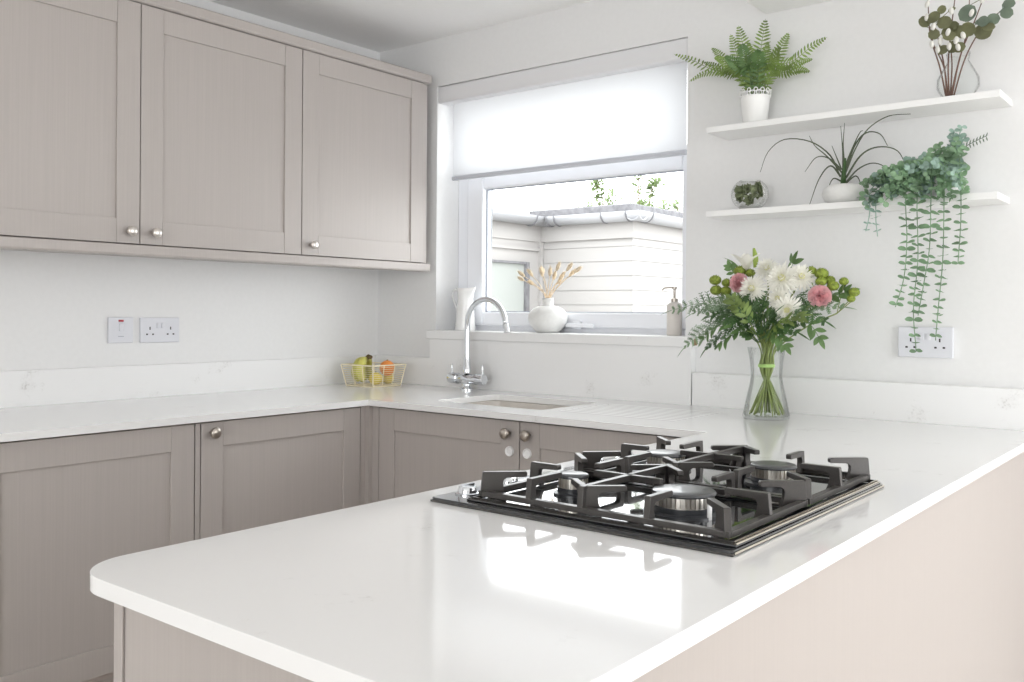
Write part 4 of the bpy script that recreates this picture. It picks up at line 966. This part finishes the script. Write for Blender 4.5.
spray('ruscus_spray', 'leafy sprig low on the left, its tip hanging below the vase rim', 'leaf spray', g2, [(1.86, -.28, 1.12), (1.81, -.335, 1.17), (1.765, -.34, 1.165), (1.725, -.34, 1.13)], M_ruscus, .040, .013, 10)
spray('ruscus_spray', 'broad leaves filling the middle between the two lower chrysanthemums and the left carnation', 'leaf spray', g2, [(1.87, -.25, 1.16), (1.862, -.265, 1.21), (1.85, -.27, 1.235), (1.838, -.27, 1.25)], M_ruscus, .055, .020, 6)
spray('ruscus_spray', 'low leaf spray over the right side of the vase rim', 'leaf spray', g2, [(1.88, -.27, 1.12), (1.905, -.31, 1.15), (1.94, -.325, 1.14), (1.96, -.33, 1.118)], M_ruscus, .038, .016, 7)
spray('ruscus_spray', 'low leaf spray over the left side of the vase rim', 'leaf spray', g2, [(1.86, -.27, 1.12), (1.835, -.31, 1.15), (1.80, -.325, 1.14), (1.775, -.33, 1.12)], M_ruscus, .038, .016, 7)
spray('ruscus_spray', 'short leafy sprig low on the left side of the bouquet near the sill', 'leaf spray', g2, [(1.85, -.24, 1.16), (1.79, -.25, 1.20), (1.735, -.26, 1.205), (1.70, -.26, 1.195)], M_ruscus, .036, .014, 8)
t = thing('blade_leaf', 'single long curved leaf arching out at the top left of the bouquet', 'leaf', (VX, VY, WT+.012))
stemto(t, (1.80, -.22, 1.27), .0016)
bl_ = MB().leaf((1.80, -.22, 1.27), (-.18, 0, 1), (1, -.45, .2), .150, .012, 12, 1.15, 'strap', .3)
part(t, bl_, 'blade', M_ruscus, smooth='all')

# ------------------------------------------------------------------ outside: shed, gutters, bush, ground
EX0, EX1, EY = -1.825, -.907, 3.60
struct('ground', MB().box((-9, .26, -.25), (8, 14, -.15)), M_ground)
sh = thing('timber_shed', 'whitewashed timber shed with a flat roof seen through the kitchen window', 'shed', (-1.4, 3.6, -.15))
def boards(mb, a, b, fixed, axis, z0, z1, pitch, s):
    """shiplap boards; s = outward sign"""
    z = z0
    while z < z1-1e-4:
        t1 = min(z+pitch-.002, z1)
        if axis == 'y': pr = [(a, fixed, z), (a, fixed+s*.016, z), (a, fixed+s*.011, t1), (a, fixed, t1)]; mb.prism(pr, (b-a, 0, 0), (0, 0, 0))
        else: pr = [(fixed, a, z), (fixed+s*.016, a, z), (fixed+s*.011, a, t1), (fixed, a, t1)]; mb.prism(pr, (0, b-a, 0), (0, 0, 0))
        z += pitch
c = MB().box((EX0-1.6, 3.62, -.15), (EX1-.012, 6.2, 1.963)); c.box((EX0-1.6, 1.2, -.15), (EX0-.012, 3.62, 1.963))
part(sh, c, 'core', M_timber)
mb = MB(); boards(mb, EX0, EX1, EY+.02, 'y', -.15, 1.80, .118, -1); boards(mb, EY, 6.2, EX1-.012, 'x', -.15, 1.80, .118, 1)
part(sh, mb, 'cladding', M_timber)
fa = MB().box((EX0, EY-.018, 1.80), (EX1+.012, EY+.02, 1.963)); fa.box((EX1-.012, EY+.02, 1.80), (EX1+.012, 6.2, 1.963)); fa.box((EX0-.012, 1.2, 1.80), (EX0+.012, EY-.018, 1.963))
part(sh, fa, 'fascia_board', M_timber)
wing = MB().box((EX0-.012, 1.2, -.15), (EX0, EY, 1.80)); wing.box((EX0, 3.56, .2), (EX0+.03, 3.598, 1.80)); wing.box((EX0, 1.2, 1.72), (EX0+.02, 3.56, 1.745))
part(sh, wing, 'rendered_wing', M_timber)
wf = MB().box((EX0+.001, 3.355, .7), (EX0+.035, 3.40, 1.62)); wf.box((EX0+.001, 2.2, 1.60), (EX0+.03, 3.355, 1.62))
part(sh, wf, 'window_trim', M_felt)
part(sh, MB().box((EX0+.001, 2.2, .7), (EX0+.008, 3.3545, 1.5995)), 'window_panel', mat('greyish_panel', (150, 153, 150), .3))
rf = MB().box((EX0-.10, EY-.05, 1.965), (EX1+.02, 6.3, 2.072)); rf.box((EX0-1.6, 1.2, 1.965), (EX0+.02, EY-.05, 2.03)); 
part(sh, rf, 'flat_roof', M_felt, bevel=.012)
def gutter(p0, p1, r, name):
    p0, p1 = Vector(p0), Vector(p1); T = (p1-p0).normalized(); s = T.cross(Vector((0, 0, 1))); mb = MB(); K = 10; o = 0
    for p in (p0, p1):
        for i in range(K+1):
            a = PI+PI*i/K; mb.v.append(tuple(p+s*math.cos(a)*r+Vector((0, 0, math.sin(a)*r))))
    for i in range(K): mb.f.append((i, i+1, i+K+2, i+K+1))
    part(sh, mb, name, M_gutter, smooth='all', solid=.006)
G = .072
gutter((EX0+.07, EY-.075, 2.0), (EX1+.14, EY-.075, 2.0), G, 'gutter')
gutter((EX0+.075, 1.2, 2.0), (EX0+.075, EY-.02, 2.0), G, 'gutter')
gutter((EX1+.075, EY-.137, 2.0), (EX1+.075, 6.2, 1.97), G, 'gutter')
for (x, y, ax) in ((EX0+.16, EY-.075, 'x'), (EX0+.24, EY-.075, 'x'), (-1.12, EY-.075, 'x'), (EX1+.02, EY-.075, 'x'), (EX0+.075, 3.35, 'y'), (EX1+.075, 3.66, 'y')):
    P = []
    for i in range(13):
        a = PI+PI*i/12; d = Vector((0, math.cos(a), math.sin(a))) if ax == 'x' else Vector((math.cos(a), 0, math.sin(a)))
        P.append(Vector((x, y, 2.0))+d*(G+.006))
    part(sh, MB().tube(P, .007, 6), 'gutter_bracket', M_bracket, smooth='all')
bu = thing('bush', 'thin leafy branches rising behind the shed roof', 'bush', (-2.5, 6.6, -.15))
tw = MB(); lf = MB()
for k in range(11):
    x = -3.5+k*.13+random.uniform(-.04, .04); top = 2.58+random.uniform(-.12, .22)+(.14 if k in (2, 7, 8) else -.05)
    P = bez([(-2.5+(x+2.5)*.2, 6.6, -.15), (-2.5+(x+2.5)*.6, 6.6, 1.3), (x, 6.6+random.uniform(-.2, .2), top-.25), (x+random.uniform(-.1, .1), 6.6, top)], 30); tw.tube(P, [.014*(1-.85*i/len(P)) for i in range(len(P))], 5)
    for i in range(18, len(P)):
        for q in range(12 if k in (6, 7, 8, 1, 2) else 5):
            d = Vector((random.uniform(-1, 1), random.uniform(-1, 1), random.uniform(-.3, 1))); lf.leaf(P[i]+d*random.uniform(0, .07), d, (0, -.6, .8), random.uniform(.045, .075), .035, 4, .3, 'ovate')
part(bu, tw, 'branch', M_stemd, smooth='all'); part(bu, lf, 'foliage', M_bush, smooth='all')
